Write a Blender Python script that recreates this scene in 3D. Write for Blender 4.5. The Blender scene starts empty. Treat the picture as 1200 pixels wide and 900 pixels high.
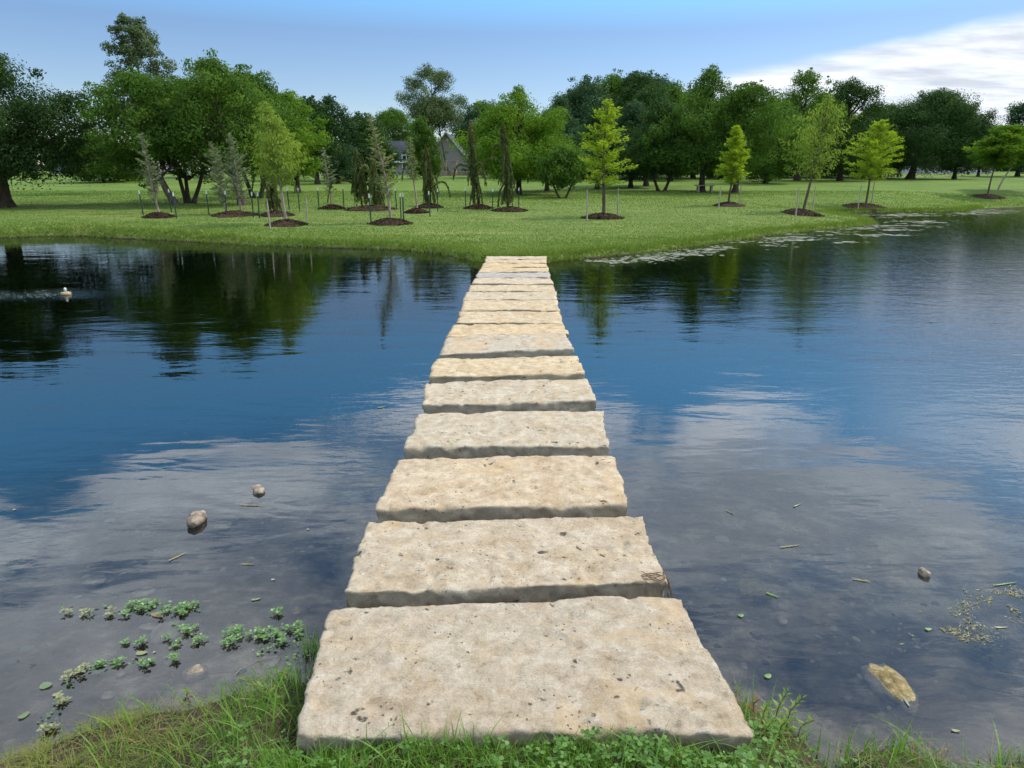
import bpy, math, random
import numpy as np
from mathutils import Vector
R = math.radians
random.seed(7)
rng = np.random.default_rng(11)
scn = bpy.context.scene
COL = scn.collection

# ------------------------------------------------------------------ camera frame (real place, metres)
CAMZ = 1.85; F = 800.0; TH = R(17.03)
cT, sT = math.cos(TH), math.sin(TH)
def ray(px, py):
    x = (px - 600) / F; v = (450 - py) / F
    return np.array([x, cT + v * sT, -sT + v * cT])
def at(px, py, z=0.0):
    d = ray(px, py); k = (z - CAMZ) / d[2]
    return (d[0] * k, d[1] * k)

# ------------------------------------------------------------------ noise
def _hash(ix, iy, iz, seed):
    h = (ix.astype(np.int64) * 374761393 + iy.astype(np.int64) * 668265263 + iz.astype(np.int64) * 2147483647 + seed * 974711) & 0xffffffff
    h = ((h ^ (h >> 13)) * 1274126177) & 0xffffffff
    h = ((h ^ (h >> 16)) * 2246822519) & 0xffffffff
    return ((h ^ (h >> 15)) & 0xffff) / 65535.0
def vn(x, y, z=None, seed=0):
    x = np.asarray(x, float); y = np.asarray(y, float)
    z = np.zeros_like(x) if z is None else np.asarray(z, float)
    x0, y0, z0 = np.floor(x), np.floor(y), np.floor(z)
    fx, fy, fz = x - x0, y - y0, z - z0
    fx = fx * fx * (3 - 2 * fx); fy = fy * fy * (3 - 2 * fy); fz = fz * fz * (3 - 2 * fz)
    def h(a, b, c): return _hash(x0 + a, y0 + b, z0 + c, seed)
    a = h(0,0,0) * (1-fx) + h(1,0,0) * fx; b = h(0,1,0) * (1-fx) + h(1,1,0) * fx
    c = h(0,0,1) * (1-fx) + h(1,0,1) * fx; d = h(0,1,1) * (1-fx) + h(1,1,1) * fx
    return ((a * (1-fy) + b * fy) * (1-fz) + (c * (1-fy) + d * fy) * fz) * 2 - 1
def fbm(x, y, z=None, s=1.0, o=4, seed=0):
    t = 0; a = 1; n = 0
    x = np.asarray(x, float) * s; y = np.asarray(y, float) * s
    z = np.zeros_like(x) if z is None else np.asarray(z, float) * s
    for i in range(o):
        t = t + a * vn(x, y, z, seed + i * 17); n += a; a *= 0.5
        x = x * 2.03 + 11.3; y = y * 2.03 + 5.7; z = z * 2.03 + 3.1
    return t / n

# ------------------------------------------------------------------ mesh collector
class MB:
    def __init__(s): s.v = []; s.f = []; s.n = 0; s.t = []
    def add(s, v, faces, tint=None):
        v = np.asarray(v, float).reshape(-1, 3)
        for f in faces:
            f = np.asarray(f, np.int64)
            if f.size: s.f.append(f.reshape(-1, f.shape[-1]) + s.n)
        s.v.append(v); s.n += len(v)
        s.t.append(np.full(len(v), 0.5) if tint is None else np.asarray(tint, float))
    def box(s, x0, x1, y0, y1, z0, z1):
        v = [(x0,y0,z0),(x1,y0,z0),(x1,y1,z0),(x0,y1,z0),(x0,y0,z1),(x1,y0,z1),(x1,y1,z1),(x0,y1,z1)]
        s.add(v, [np.array([(0,3,2,1),(4,5,6,7),(0,1,5,4),(1,2,6,5),(2,3,7,6),(3,0,4,7)])])
    def tube(s, pts, rad, n=6, cap=True):
        pts = np.asarray(pts, float); rad = np.asarray(rad, float); m = len(pts)
        tg = np.gradient(pts, axis=0); tg /= (np.linalg.norm(tg, axis=1)[:, None] + 1e-9)
        up = np.where(np.abs(tg[:, 2:3]) > 0.9, np.array([[1., 0, 0]]), np.array([[0, 0, 1.]]))
        if np.abs(tg[:, 2]).max() > 0.9: up = np.tile(np.array([[0.97, 0.2, 0.05]]), (m, 1))
        a = np.cross(up, tg); a /= (np.linalg.norm(a, axis=1)[:, None] + 1e-9); b = np.cross(tg, a)
        th = np.linspace(0, 2 * np.pi, n, endpoint=False)
        ring = pts[:, None] + rad[:, None, None] * (a[:, None] * np.cos(th)[None, :, None] + b[:, None] * np.sin(th)[None, :, None])
        i = np.arange(m - 1)[:, None] * n; j = np.arange(n)[None]; k = (j + 1) % n
        q = np.stack([i + j, i + k, i + n + k, i + n + j], -1).reshape(-1, 4)
        fs = [q]
        if cap and n == 6:
            e = (m - 1) * n
            fs.append(np.array([[e, e+1, e+2, e+3], [e, e+3, e+4, e+5], [3, 2, 1, 0], [5, 4, 3, 0]]))
        s.add(ring.reshape(-1, 3), fs)
    def leaves(s, c, d, w, L, W, tint=None, fold=0.0):
        # diamond leaves: centre c, direction d, side w
        L = np.asarray(L).reshape(-1, 1); W = np.asarray(W).reshape(-1, 1)
        n = len(c)
        nr = np.cross(d, w)
        v = np.stack([c - d * L / 2, c + w * W / 2 + nr * W * fold, c + d * L / 2, c - w * W / 2 + nr * W * fold], 1).reshape(-1, 3)
        q = np.arange(4 * n).reshape(-1, 4)
        s.add(v, [q], None if tint is None else np.repeat(tint, 4))
    def build(s, name, mat, parent=None, smooth=False, loc=None):
        me = bpy.data.meshes.new(name)
        v = np.concatenate(s.v).astype(np.float32)
        me.vertices.add(len(v)); me.vertices.foreach_set('co', v.ravel())
        lt = np.concatenate([np.full(len(f), f.shape[1]) for f in s.f]).astype(np.int32)
        li = np.concatenate([f.ravel() for f in s.f]).astype(np.int32)
        ls = np.concatenate([[0], np.cumsum(lt)[:-1]]).astype(np.int32)
        me.loops.add(len(li)); me.loops.foreach_set('vertex_index', li)
        me.polygons.add(len(lt)); me.polygons.foreach_set('loop_start', ls)
        me.polygons.foreach_set('use_smooth', np.full(len(lt), bool(smooth)))
        t = me.attributes.new('tint', 'FLOAT', 'POINT')
        t.data.foreach_set('value', np.concatenate(s.t).astype(np.float32))
        me.update(calc_edges=True)
        me.validate()
        if mat: me.materials.append(mat)
        o = bpy.data.objects.new(name, me); COL.objects.link(o)
        if parent: o.parent = parent
        if loc is not None: o.location = loc
        return o
def tag(o, label=None, cat=None, group=None, kind=None):
    if label: o['label'] = label
    if cat: o['category'] = cat
    if group: o['group'] = group
    if kind: o['kind'] = kind
    return o
def empty(name, loc, label=None, cat=None, group=None, rz=0):
    o = bpy.data.objects.new(name, None); COL.objects.link(o)
    o.location = loc; o.rotation_euler = (0, 0, rz); o.empty_display_size = 0.2
    return tag(o, label, cat, group)
def unit(a): return a / (np.linalg.norm(a, axis=-1, keepdims=True) + 1e-9)

# ------------------------------------------------------------------ material helpers
def newmat(name):
    m = bpy.data.materials.new(name); m.use_nodes = True
    nt = m.node_tree; nt.nodes.clear()
    out = nt.nodes.new('ShaderNodeOutputMaterial')
    return m, nt, out
def nd(nt, t, **k):
    n = nt.nodes.new(t)
    for a, b in k.items():
        if hasattr(n, a): setattr(n, a, b)
        else: n.inputs[a.replace('_', ' ')].default_value = b
    return n
def noise(nt, vec, scale, detail=4, rough=0.55, dist=0.0):
    n = nt.nodes.new('ShaderNodeTexNoise')
    n.inputs['Scale'].default_value = scale; n.inputs['Detail'].default_value = detail
    n.inputs['Roughness'].default_value = rough; n.inputs['Distortion'].default_value = dist
    if vec is not None: nt.links.new(vec, n.inputs['Vector'])
    return n.outputs['Fac']
def ramp(nt, fac, stops, interp='LINEAR'):
    r = nt.nodes.new('ShaderNodeValToRGB'); r.color_ramp.interpolation = interp
    e = r.color_ramp.elements
    while len(e) > len(stops): e.remove(e[-1])
    while len(e) < len(stops): e.new(0.5)
    for i, (p, c) in enumerate(stops):
        e[i].position = p; e[i].color = (*c, 1) if len(c) == 3 else c
    nt.links.new(fac, r.inputs[0]); return r.outputs[0]
def mix(nt, fac, a, b, mode='MIX'):
    m = nt.nodes.new('ShaderNodeMix'); m.data_type = 'RGBA'; m.blend_type = mode
    for sock, v in ((m.inputs['Factor'], fac), (m.inputs['A'], a), (m.inputs['B'], b)):
        pass
    ins = [i for i in m.inputs if i.type == 'RGBA']; f = [i for i in m.inputs if i.name == 'Factor' and i.type == 'VALUE'][0]
    for sock, v in ((f, fac), (ins[0], a), (ins[1], b)):
        if isinstance(v, bpy.types.NodeSocket): nt.links.new(v, sock)
        elif isinstance(v, (int, float)): sock.default_value = v
        else: sock.default_value = (*v, 1)
    return [o for o in m.outputs if o.type == 'RGBA'][0]
def mth(nt, op, a, b=None, c=None, clamp=False):
    m = nt.nodes.new('ShaderNodeMath'); m.operation = op; m.use_clamp = clamp
    for i, v in enumerate((a, b, c)):
        if v is None: continue
        if isinstance(v, bpy.types.NodeSocket): nt.links.new(v, m.inputs[i])
        else: m.inputs[i].default_value = v
    return m.outputs[0]
def smooth(nt, v, a, b):
    m = nt.nodes.new('ShaderNodeMapRange'); m.interpolation_type = 'SMOOTHSTEP'
    nt.links.new(v, m.inputs[0]); m.inputs[1].default_value = a; m.inputs[2].default_value = b
    return m.outputs[0]
def bump(nt, h, strength, dist, normal=None):
    b = nt.nodes.new('ShaderNodeBump'); b.inputs['Strength'].default_value = strength; b.inputs['Distance'].default_value = dist
    nt.links.new(h, b.inputs['Height'])
    if normal is not None: nt.links.new(normal, b.inputs['Normal'])
    return b.outputs[0]
def coords(nt, which='Object'):
    return nt.nodes.new('ShaderNodeTexCoord').outputs[which]
def mapping(nt, vec, scale=(1,1,1), rot=(0,0,0)):
    m = nt.nodes.new('ShaderNodeMapping'); m.inputs['Scale'].default_value = scale; m.inputs['Rotation'].default_value = rot
    nt.links.new(vec, m.inputs[0]); return m.outputs[0]
def bsdf(nt, out, color, rough=0.8, normal=None, spec=0.3):
    p = nt.nodes.new('ShaderNodeBsdfPrincipled')
    if isinstance(color, bpy.types.NodeSocket): nt.links.new(color, p.inputs['Base Color'])
    else: p.inputs['Base Color'].default_value = (*color, 1)
    if isinstance(rough, bpy.types.NodeSocket): nt.links.new(rough, p.inputs['Roughness'])
    else: p.inputs['Roughness'].default_value = rough
    p.inputs['Specular IOR Level'].default_value = spec
    if normal is not None: nt.links.new(normal, p.inputs['Normal'])
    if out is not None: nt.links.new(p.outputs[0], out.inputs[0])
    return p

def simple(name, c, c2=None, scale=8, rough=0.85, bs=0.3, bd=0.02, spec=0.25, stretch=(1,1,1)):
    m, nt, out = newmat(name); co = mapping(nt, coords(nt), stretch)
    n = noise(nt, co, scale, 5, 0.6)
    c2 = c2 or tuple(x * 0.7 for x in c)
    bsdf(nt, out, ramp(nt, n, [(0.35, c2), (0.65, c)]), rough, bump(nt, n, bs, bd), spec)
    return m
def leafmat(name, c, c2, c3=None, trans=0.35, rough=0.65, spec=0.06):
    """foliage: hue varies leaf by leaf (island random) and clump by clump (tint attribute)"""
    m, nt, out = newmat(name)
    g = nt.nodes.new('ShaderNodeNewGeometry'); a = nt.nodes.new('ShaderNodeAttribute'); a.attribute_name = 'tint'
    oi = nt.nodes.new('ShaderNodeObjectInfo')
    f = mth(nt, 'ADD', mth(nt, 'MULTIPLY', g.outputs['Random Per Island'], 0.28), mth(nt, 'MULTIPLY', a.outputs['Fac'], 0.62))
    f = mth(nt, 'ADD', f, mth(nt, 'MULTIPLY', oi.outputs['Random'], 0.1))
    col = ramp(nt, f, [(0.1, c2), (0.5, c), (0.95, c3 or c)])
    p = bsdf(nt, None, col, rough, None, spec)
    t = nt.nodes.new('ShaderNodeBsdfTranslucent'); nt.links.new(mix(nt, 1.0, col, (1.25, 1.3, 0.55), 'MULTIPLY'), t.inputs[0])
    ms = nt.nodes.new('ShaderNodeMixShader'); ms.inputs[0].default_value = trans
    nt.links.new(p.outputs[0], ms.inputs[1]); nt.links.new(t.outputs[0], ms.inputs[2]); nt.links.new(ms.outputs[0], out.inputs[0])
    return m

# ------------------------------------------------------------------ pond outline
near_left = [(366,800),(335,803),(300,812),(268,822),(240,828),(200,834),(150,845),(110,856),(70,872),(40,888),(0,897)]
near_right = [(862,815),(905,850),(940,866),(958,900),(966,925),(985,915),(1000,888),(1050,882),(1095,893),(1130,910),(1165,900),(1200,892)]
far_left = [(0,279),(60,277),(100,277),(150,280),(200,282),(250,285),(300,288),(350,289),(400,291),(440,292),(480,294),(510,297),(535,301),(556,306),(575,308)]
far_right = [(640,308),(665,305),(720,300),(760,297),(800,291),(850,284),(900,276),(960,270),(1005,266),(1026,262),(1012,257.5),(985,254.5),(965,251.5),(1000,249.5),(1060,249),(1120,248),(1160,244.5),(1200,243)]
poly = [(-60, 30), (-32, 25)] + [at(*p) for p in far_left] + [at(*p) for p in far_right] + [(45, 42), (75, 50), (75, -6), (20, -1.0), (6, 1.0), (3.2, 1.6)]
poly += [at(*p) for p in near_right[::-1]] + [(0.62, 1.88), (0.5, 2.0), (-0.5, 2.0), (-0.6, 1.88)] + [at(*p) for p in near_left] + [(-3.5, 1.3), (-8, 0.5), (-20, -2), (-60, -8)]
PV = np.array(poly)
def sdist(x, y):
    """signed distance to the shoreline: + on land, - in the water"""
    x = np.asarray(x, float); y = np.asarray(y, float); sh = x.shape
    x = x.ravel(); y = y.ravel(); best = np.full(x.shape, 1e9); ins = np.zeros(x.shape, bool)
    n = len(PV)
    for i in range(n):
        ax, ay = PV[i]; bx, by = PV[(i + 1) % n]
        dx, dy = bx - ax, by - ay; L = dx * dx + dy * dy + 1e-12
        t = np.clip(((x - ax) * dx + (y - ay) * dy) / L, 0, 1)
        d = (x - ax - t * dx) ** 2 + (y - ay - t * dy) ** 2
        best = np.minimum(best, d)
        if ay != by:
            c = ((ay > y) != (by > y)) & (x < (bx - ax) * (y - ay) / (by - ay) + ax)
            ins ^= c
    d = np.sqrt(best); return np.where(ins, -d, d).reshape(sh)
def terrain(x, y):
    x = np.asarray(x, float); y = np.asarray(y, float)
    sd = sdist(x, y)
    farw = np.clip((y - 6) / 6, 0, 1)
    sd = sd + farw * 0.12 * fbm(x, y, s=1.6, o=3, seed=3) + (1 - farw) * 0.03 * fbm(x, y, s=6, o=3, seed=4)
    yy = np.clip(y, 0, 118)
    base = -0.2225 + 0.0225 * yy + 0.05 * fbm(x, y, s=0.12, o=3, seed=9) * np.clip((y - 18) / 15, 0, 1)
    base = np.where(y < 10, 0.08 + 0.115 * np.clip((1.0 - np.abs(x)) * 4, 0, 1), base)
    base = np.where(y > 118, base - 0.004 * (y - 118), base)
    bankh = 0.045 * np.clip(sd / 0.05, 0, 1) + np.clip(sd, 0, 99) * 0.11 + farw * 0.07 * np.clip(sd / 0.12, 0, 1)
    # cut earth bank at the far left
    lw = np.clip((-7 - x) / 3, 0, 1) * farw
    bankh = bankh + (1 - farw) * (0.05 + .35 * np.clip((1.0 - np.abs(x)) * 4, 0, 1)) * np.clip(sd - .05, 0, 9)
    bankh = bankh + lw * 0.22 * np.clip((sd - 0.15) / 0.25, 0, 1) * (0.6 + 0.4 * vn(x * 0.9, y * 0.2, seed=5))
    land = np.minimum(base, bankh) + 0.012 * fbm(x, y, s=3, o=3, seed=21)
    q = -sd
    bed = -0.015 - (0.09 + .45 * farw) * np.minimum(q, 2.0) - 0.22 * np.clip(q - 2.0, 0, 6) + 0.03 * fbm(x, y, s=2.2, o=4, seed=31) * np.clip(q * 2, 0, 1)
    # rubble spine that carries the slabs
    spine = np.exp(-(x / 0.42) ** 4) * ((y > 1.5) & (y < 15.6))
    bed = np.where(spine > 0.02, np.maximum(bed, -1.2 + spine * 1.0), bed)
    bed = np.maximum(bed, -1.35)
    return np.where(sd > 0, np.maximum(land, 0.0), bed)
def tz(x, y): return float(terrain(np.array([x]), np.array([y]))[0])
_ys = np.concatenate([np.arange(14, 60, 0.1), np.arange(60, 170, 0.3)])
def gr(px, py):
    """point of the ground seen at a place of the photograph"""
    d = ray(px, py); k = _ys / d[1]
    X = d[0] * k; Z = CAMZ + d[2] * k
    T = terrain(X, _ys); i = np.argmax(Z < T) if (Z < T).any() else len(_ys) - 120
    return X[i], _ys[i], T[i]

# ------------------------------------------------------------------ ground sheet
def build_ground():
    xs = np.unique(np.round(np.concatenate([np.linspace(-700, -40, 24), np.arange(-40, -24, 0.6), np.arange(-24, -3, 0.14), np.arange(-3, 3, 0.05), np.arange(3, 32, 0.14), np.arange(32, 60, 0.7), np.linspace(60, 700, 24)]), 3))
    ys = np.unique(np.round(np.concatenate([np.linspace(-60, -4, 12), np.arange(-4, 1, 0.2), np.arange(1, 4.5, 0.045), np.arange(4.5, 14, 0.18), np.arange(14, 40, 0.1), np.arange(40, 60, 0.4), np.arange(60, 130, 1.5), np.linspace(130, 900, 26)]), 3))
    X, Y = np.meshgrid(xs, ys)
    Z = terrain(X, Y)
    nx, ny = len(xs), len(ys)
    i = np.arange(ny - 1)[:, None] * nx; j = np.arange(nx - 1)[None]
    q = np.stack([i + j, i + j + 1, i + nx + j + 1, i + nx + j], -1).reshape(-1, 4)
    m, nt, out = newmat('lawn_and_pond_bed')
    g = nt.nodes.new('ShaderNodeNewGeometry'); P = g.outputs['Position']
    sx = nt.nodes.new('ShaderNodeSeparateXYZ'); nt.links.new(P, sx.inputs[0])
    n1 = noise(nt, P, 0.35, 5, 0.6); n2 = noise(nt, P, 3.0, 4, 0.6); n3 = noise(nt, P, 28, 3, 0.7)
    st = noise(nt, mapping(nt, P, (0.25, 1.3, 1)), 1.2, 4, 0.6)
    near = ramp(nt, mth(nt, 'ADD', mth(nt, 'MULTIPLY', st, 0.6), mth(nt, 'MULTIPLY', n2, 0.4)), [(0.32, (.062, .112, .020)), (0.5, (.108, .155, .032)), (0.68, (.19, .200, .06))])
    far = ramp(nt, mth(nt, 'ADD', mth(nt, 'MULTIPLY', n1, .5), mth(nt, 'MULTIPLY', noise(nt, mapping(nt, P, (.12, .9, 1), (0, 0, R(4))), 1.0, 5, .65), .5)), [(0.36, (.058, .112, .015)), (0.64, (.125, .172, .028))])
    grass = mix(nt, smooth(nt, sx.outputs['Y'], 30, 44), near, far)
    grass = mix(nt, 0.35, grass, ramp(nt, n3, [(0.25, (.35, .35, .35)), (0.75, (1.35, 1.35, 1.3))]), 'MULTIPLY')
    soil = ramp(nt, n2, [(0.3, (.030, .022, .014)), (0.7, (.075, .055, .034))])
    mudn = noise(nt, P, 7, 6, 0.65)
    mud = ramp(nt, mth(nt, 'ADD', mth(nt, 'MULTIPLY', mudn, .5), mth(nt, 'MULTIPLY', noise(nt, P, 1.6, 5, .6, .5), .5)), [(0.41, (.036, .028, .021)), (0.51, (.125, .095, .068)), (0.62, (.36, .28, .195))])
    zz = mth(nt, 'ADD', sx.outputs['Z'], mth(nt, 'MULTIPLY', mth(nt, 'SUBTRACT', n2, 0.5), 0.05))
    grass = mix(nt, smooth(nt, sx.outputs['Y'], 8, 6), grass, mix(nt, smooth(nt, n2, .45, .6), soil, (.045, .060, .016)))
    c = mix(nt, smooth(nt, zz, 0.018, 0.045), soil, grass)
    c = mix(nt, smooth(nt, sx.outputs['Z'], -0.03, 0.0), mud, c)
    bh = mth(nt, 'ADD', n3, mth(nt, 'MULTIPLY', n2, 0.6))
    bsdf(nt, out, c, 0.92, bump(nt, bh, 0.7, 0.05), 0.12)
    mb = MB(); mb.add(np.stack([X, Y, Z], -1).reshape(-1, 3), [q])
    return tag(mb.build('ground', m, smooth=True), kind='structure')
build_ground()

# ------------------------------------------------------------------ water: a real body with absorbing volume
def build_water():
    m, nt, out = newmat('pond_water')
    g = nt.nodes.new('ShaderNodeNewGeometry'); P = g.outputs['Position']
    sx = nt.nodes.new('ShaderNodeSeparateXYZ'); nt.links.new(P, sx.inputs[0])
    w1 = noise(nt, mapping(nt, P, (0.55, 1.5, 1), (0, 0, R(12))), 1.5, 3, 0.5, 0.4)
    w2 = noise(nt, mapping(nt, P, (0.7, 1.8, 1), (0, 0, R(-18))), 7.0, 3, 0.55, 0.3)
    w3 = noise(nt, mapping(nt, P, (0.8, 1.5, 1), (0, 0, R(25))), 24.0, 2, 0.5)
    # wind patches, and more wind in the open water on the right
    gust = smooth(nt, noise(nt, P, 0.35, 3, 0.55, 0.8), 0.42, 0.62)
    xr = smooth(nt, sx.outputs['X'], 0.5, 9)
    yr = smooth(nt, sx.outputs['Y'], 8, 26)
    a2 = mth(nt, 'ADD', mth(nt, 'MULTIPLY', gust, 0.18), mth(nt, 'MULTIPLY', xr, 0.85))
    a2 = mth(nt, 'ADD', a2, 0.10)
    a3 = mth(nt, 'MULTIPLY', a2, mth(nt, 'ADD', mth(nt, 'MULTIPLY', xr, 0.8), 0.12))
    # churned water by the float
    vs = nt.nodes.new('ShaderNodeVectorMath'); vs.operation = 'DISTANCE'
    fx, fy = at(40, 346); nt.links.new(mapping(nt, P, (0.55, 1, 1)), vs.inputs[0]); vs.inputs[1].default_value = (fx * 0.55, fy, 0)
    a3 = mth(nt, 'MULTIPLY', a3, mth(nt, 'ADD', mth(nt, 'MULTIPLY', smooth(nt, sx.outputs['Y'], 2.5, 7), .85), .15))
    churn = mth(nt, 'SUBTRACT', 1.0, smooth(nt, vs.outputs['Value'], 0.15, 0.95))
    a3 = mth(nt, 'ADD', a3, mth(nt, 'MULTIPLY', churn, 2.6))
    h = mth(nt, 'MULTIPLY', w1, 0.0065)
    h = mth(nt, 'ADD', h, mth(nt, 'MULTIPLY', mth(nt, 'MULTIPLY', w2, a2), 0.0050))
    h = mth(nt, 'ADD', h, mth(nt, 'MULTIPLY', mth(nt, 'MULTIPLY', w3, a3), 0.0015))
    nrm = bump(nt, h, 1.0, 1.0)
    fr = nt.nodes.new('ShaderNodeFresnel'); fr.inputs['IOR'].default_value = 1.62; nt.links.new(nrm, fr.inputs['Normal'])
    gl = nt.nodes.new('ShaderNodeBsdfGlossy'); gl.inputs['Roughness'].default_value = 0.02; nt.links.new(nrm, gl.inputs['Normal'])
    tr = nt.nodes.new('ShaderNodeBsdfTransparent'); tr.inputs[0].default_value = (0.93, 0.95, 0.95, 1)
    ms = nt.nodes.new('ShaderNodeMixShader')
    nt.links.new(fr.outputs[0], ms.inputs[0]); nt.links.new(tr.outputs[0], ms.inputs[1]); nt.links.new(gl.outputs[0], ms.inputs[2])
    nt.links.new(ms.outputs[0], out.inputs['Surface'])
    ab = nt.nodes.new('ShaderNodeVolumeAbsorption'); ab.inputs['Color'].default_value = (0.36, 0.56, 0.60, 1); ab.inputs['Density'].default_value = 1.5
    nt.links.new(ab.outputs[0], out.inputs['Volume'])
    mb = MB(); mb.box(-75, 85, -12, 58, -3.0, 0.0)
    return tag(mb.build('water', m), kind='structure')
build_water()

# ------------------------------------------------------------------ limestone slabs
def stone_mat():
    m, nt, out = newmat('rough_limestone')
    co = coords(nt); oi = nt.nodes.new('ShaderNodeObjectInfo')
    off = nt.nodes.new('ShaderNodeVectorMath'); off.operation = 'MULTIPLY_ADD'
    cb = nt.nodes.new('ShaderNodeCombineXYZ'); 
    for i in range(3): nt.links.new(oi.outputs['Random'], cb.inputs[i])
    nt.links.new(cb.outputs[0], off.inputs[0]); off.inputs[1].default_value = (37, 53, 71); nt.links.new(co, off.inputs[2])
    co = off.outputs[0]
    big = noise(nt, co, 3.0, 8, 0.70, 0.4); mid = noise(nt, co, 13, 9, 0.78, 0.2); fine = noise(nt, co, 120, 5, 0.8)
    c = ramp(nt, big, [(0.28, (.36, .285, .205)), (0.43, (.44, .36, .265)), (0.52, (.47, .41, .33)), (0.62, (.45, .365, .26)), (0.75, (.42, .38, .325))])
    c = mix(nt, 0.85, c, ramp(nt, mid, [(0.34, (.52, .48, .43)), (0.43, (.86, .84, .80)), (0.52, (1.0, 1.0, 1.0)), (0.60, (1.22, 1.25, 1.28)), (0.68, (1.05, 1.05, 1.05))]), 'MULTIPLY')
    c = mix(nt, 0.5, c, ramp(nt, fine, [(0.34, (.38, .35, .31)), (0.46, (.98, .98, .97)), (0.56, (1.05, 1.05, 1.05)), (0.66, (1.4, 1.4, 1.4))]), 'MULTIPLY')
    oc = mix(nt, 1.0, mix(nt, 1.0, c, (.80, .775, .725), 'MULTIPLY'), oi.outputs['Color'], 'MULTIPLY')
    # dark pits and dirt lodged in them
    vo = nt.nodes.new('ShaderNodeTexVoronoi'); vo.inputs['Scale'].default_value = 15; nt.links.new(mix(nt, 0.10, co, nt_col(nt, co)), vo.inputs['Vector'])
    pm = mth(nt, 'MULTIPLY', mth(nt, 'SUBTRACT', 1.0, smooth(nt, vo.outputs['Distance'], 0.10, 0.22)), smooth(nt, noise(nt, co, 4.5, 5, .7), 0.50, 0.56))
    pm = mth(nt, 'MULTIPLY', pm, smooth(nt, mid, 0.60, 0.5))
    v2 = nt.nodes.new('ShaderNodeTexVoronoi'); v2.inputs['Scale'].default_value = 42; nt.links.new(mix(nt, 0.06, co, nt_col(nt, co)), v2.inputs['Vector'])
    p2 = mth(nt, 'MULTIPLY', mth(nt, 'SUBTRACT', 1.0, smooth(nt, v2.outputs['Distance'], 0.10, 0.24)), smooth(nt, noise(nt, co, 9, 4, .7), 0.53, 0.58))
    pm = mth(nt, 'MAXIMUM', pm, mth(nt, 'MULTIPLY', p2, .75))
    och = smooth(nt, noise(nt, co, 2.1, 6, .7, .8), .56, .66)
    oc = mix(nt, mth(nt, 'MULTIPLY', och, .45), oc, (.42, .29, .15))
    lich = smooth(nt, noise(nt, co, 40, 5, 0.7), 0.60, 0.70)
    oc = mix(nt, mth(nt, 'MULTIPLY', lich, 0.35), oc, (.16, .14, .115))
    oc = mix(nt, mth(nt, 'MULTIPLY', pm, 0.9), oc, (.055, .045, .035))
    # algae stain just above the waterline
    g = nt.nodes.new('ShaderNodeNewGeometry'); sx = nt.nodes.new('ShaderNodeSeparateXYZ'); nt.links.new(g.outputs['Position'], sx.inputs[0])
    wet = smooth(nt, mth(nt, 'ADD', sx.outputs['Z'], mth(nt, 'MULTIPLY', mid, 0.04)), 0.10, 0.02)
    oc = mix(nt, mth(nt, 'MULTIPLY', wet, 0.75), oc, (.09, .08, .055))
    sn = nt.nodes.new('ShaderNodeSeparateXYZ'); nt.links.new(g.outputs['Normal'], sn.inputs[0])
    side_shade = smooth(nt, mth(nt, 'ADD', sn.outputs['Z'], mth(nt, 'MULTIPLY', mth(nt, 'SUBTRACT', big, .5), .5)), 0.55, 0.15)  # shade of the upright slab faces, painted into the colour by surface normal
    oc = mix(nt, mth(nt, 'MULTIPLY', side_shade, 0.5), oc, mix(nt, mid, (.20, .175, .125), (.40, .35, .26)))
    h = mth(nt, 'ADD', mth(nt, 'MULTIPLY', mid, 0.013), mth(nt, 'MULTIPLY', fine, 0.0038))
    h = mth(nt, 'SUBTRACT', h, mth(nt, 'MULTIPLY', pm, 0.008))
    bsdf(nt, out, oc, 0.93, bump(nt, h, 1.0, 1.0), 0.15)
    return m
def nt_col(nt, vec):
    n = nt.nodes.new('ShaderNodeTexNoise'); n.inputs['Scale'].default_value = 14; nt.links.new(vec, n.inputs['Vector']); return n.outputs['Color']
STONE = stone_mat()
ZT = 0.23
def lin(t, f, seed):
    # broken straight facets: piecewise linear noise
    t = np.asarray(t, float) * f + seed * 3.7; t = t + 0.35 * vn(t * .9, t * 0, seed=int(seed) + 5)
    a = np.floor(t); z0 = np.zeros_like(a); h0 = _hash(a, z0, z0, int(seed * 7) + 11); h1 = _hash(a + 1, z0, z0, int(seed * 7) + 11)
    return (h0 + (h1 - h0) * (t - a)) * 2 - 1
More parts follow.
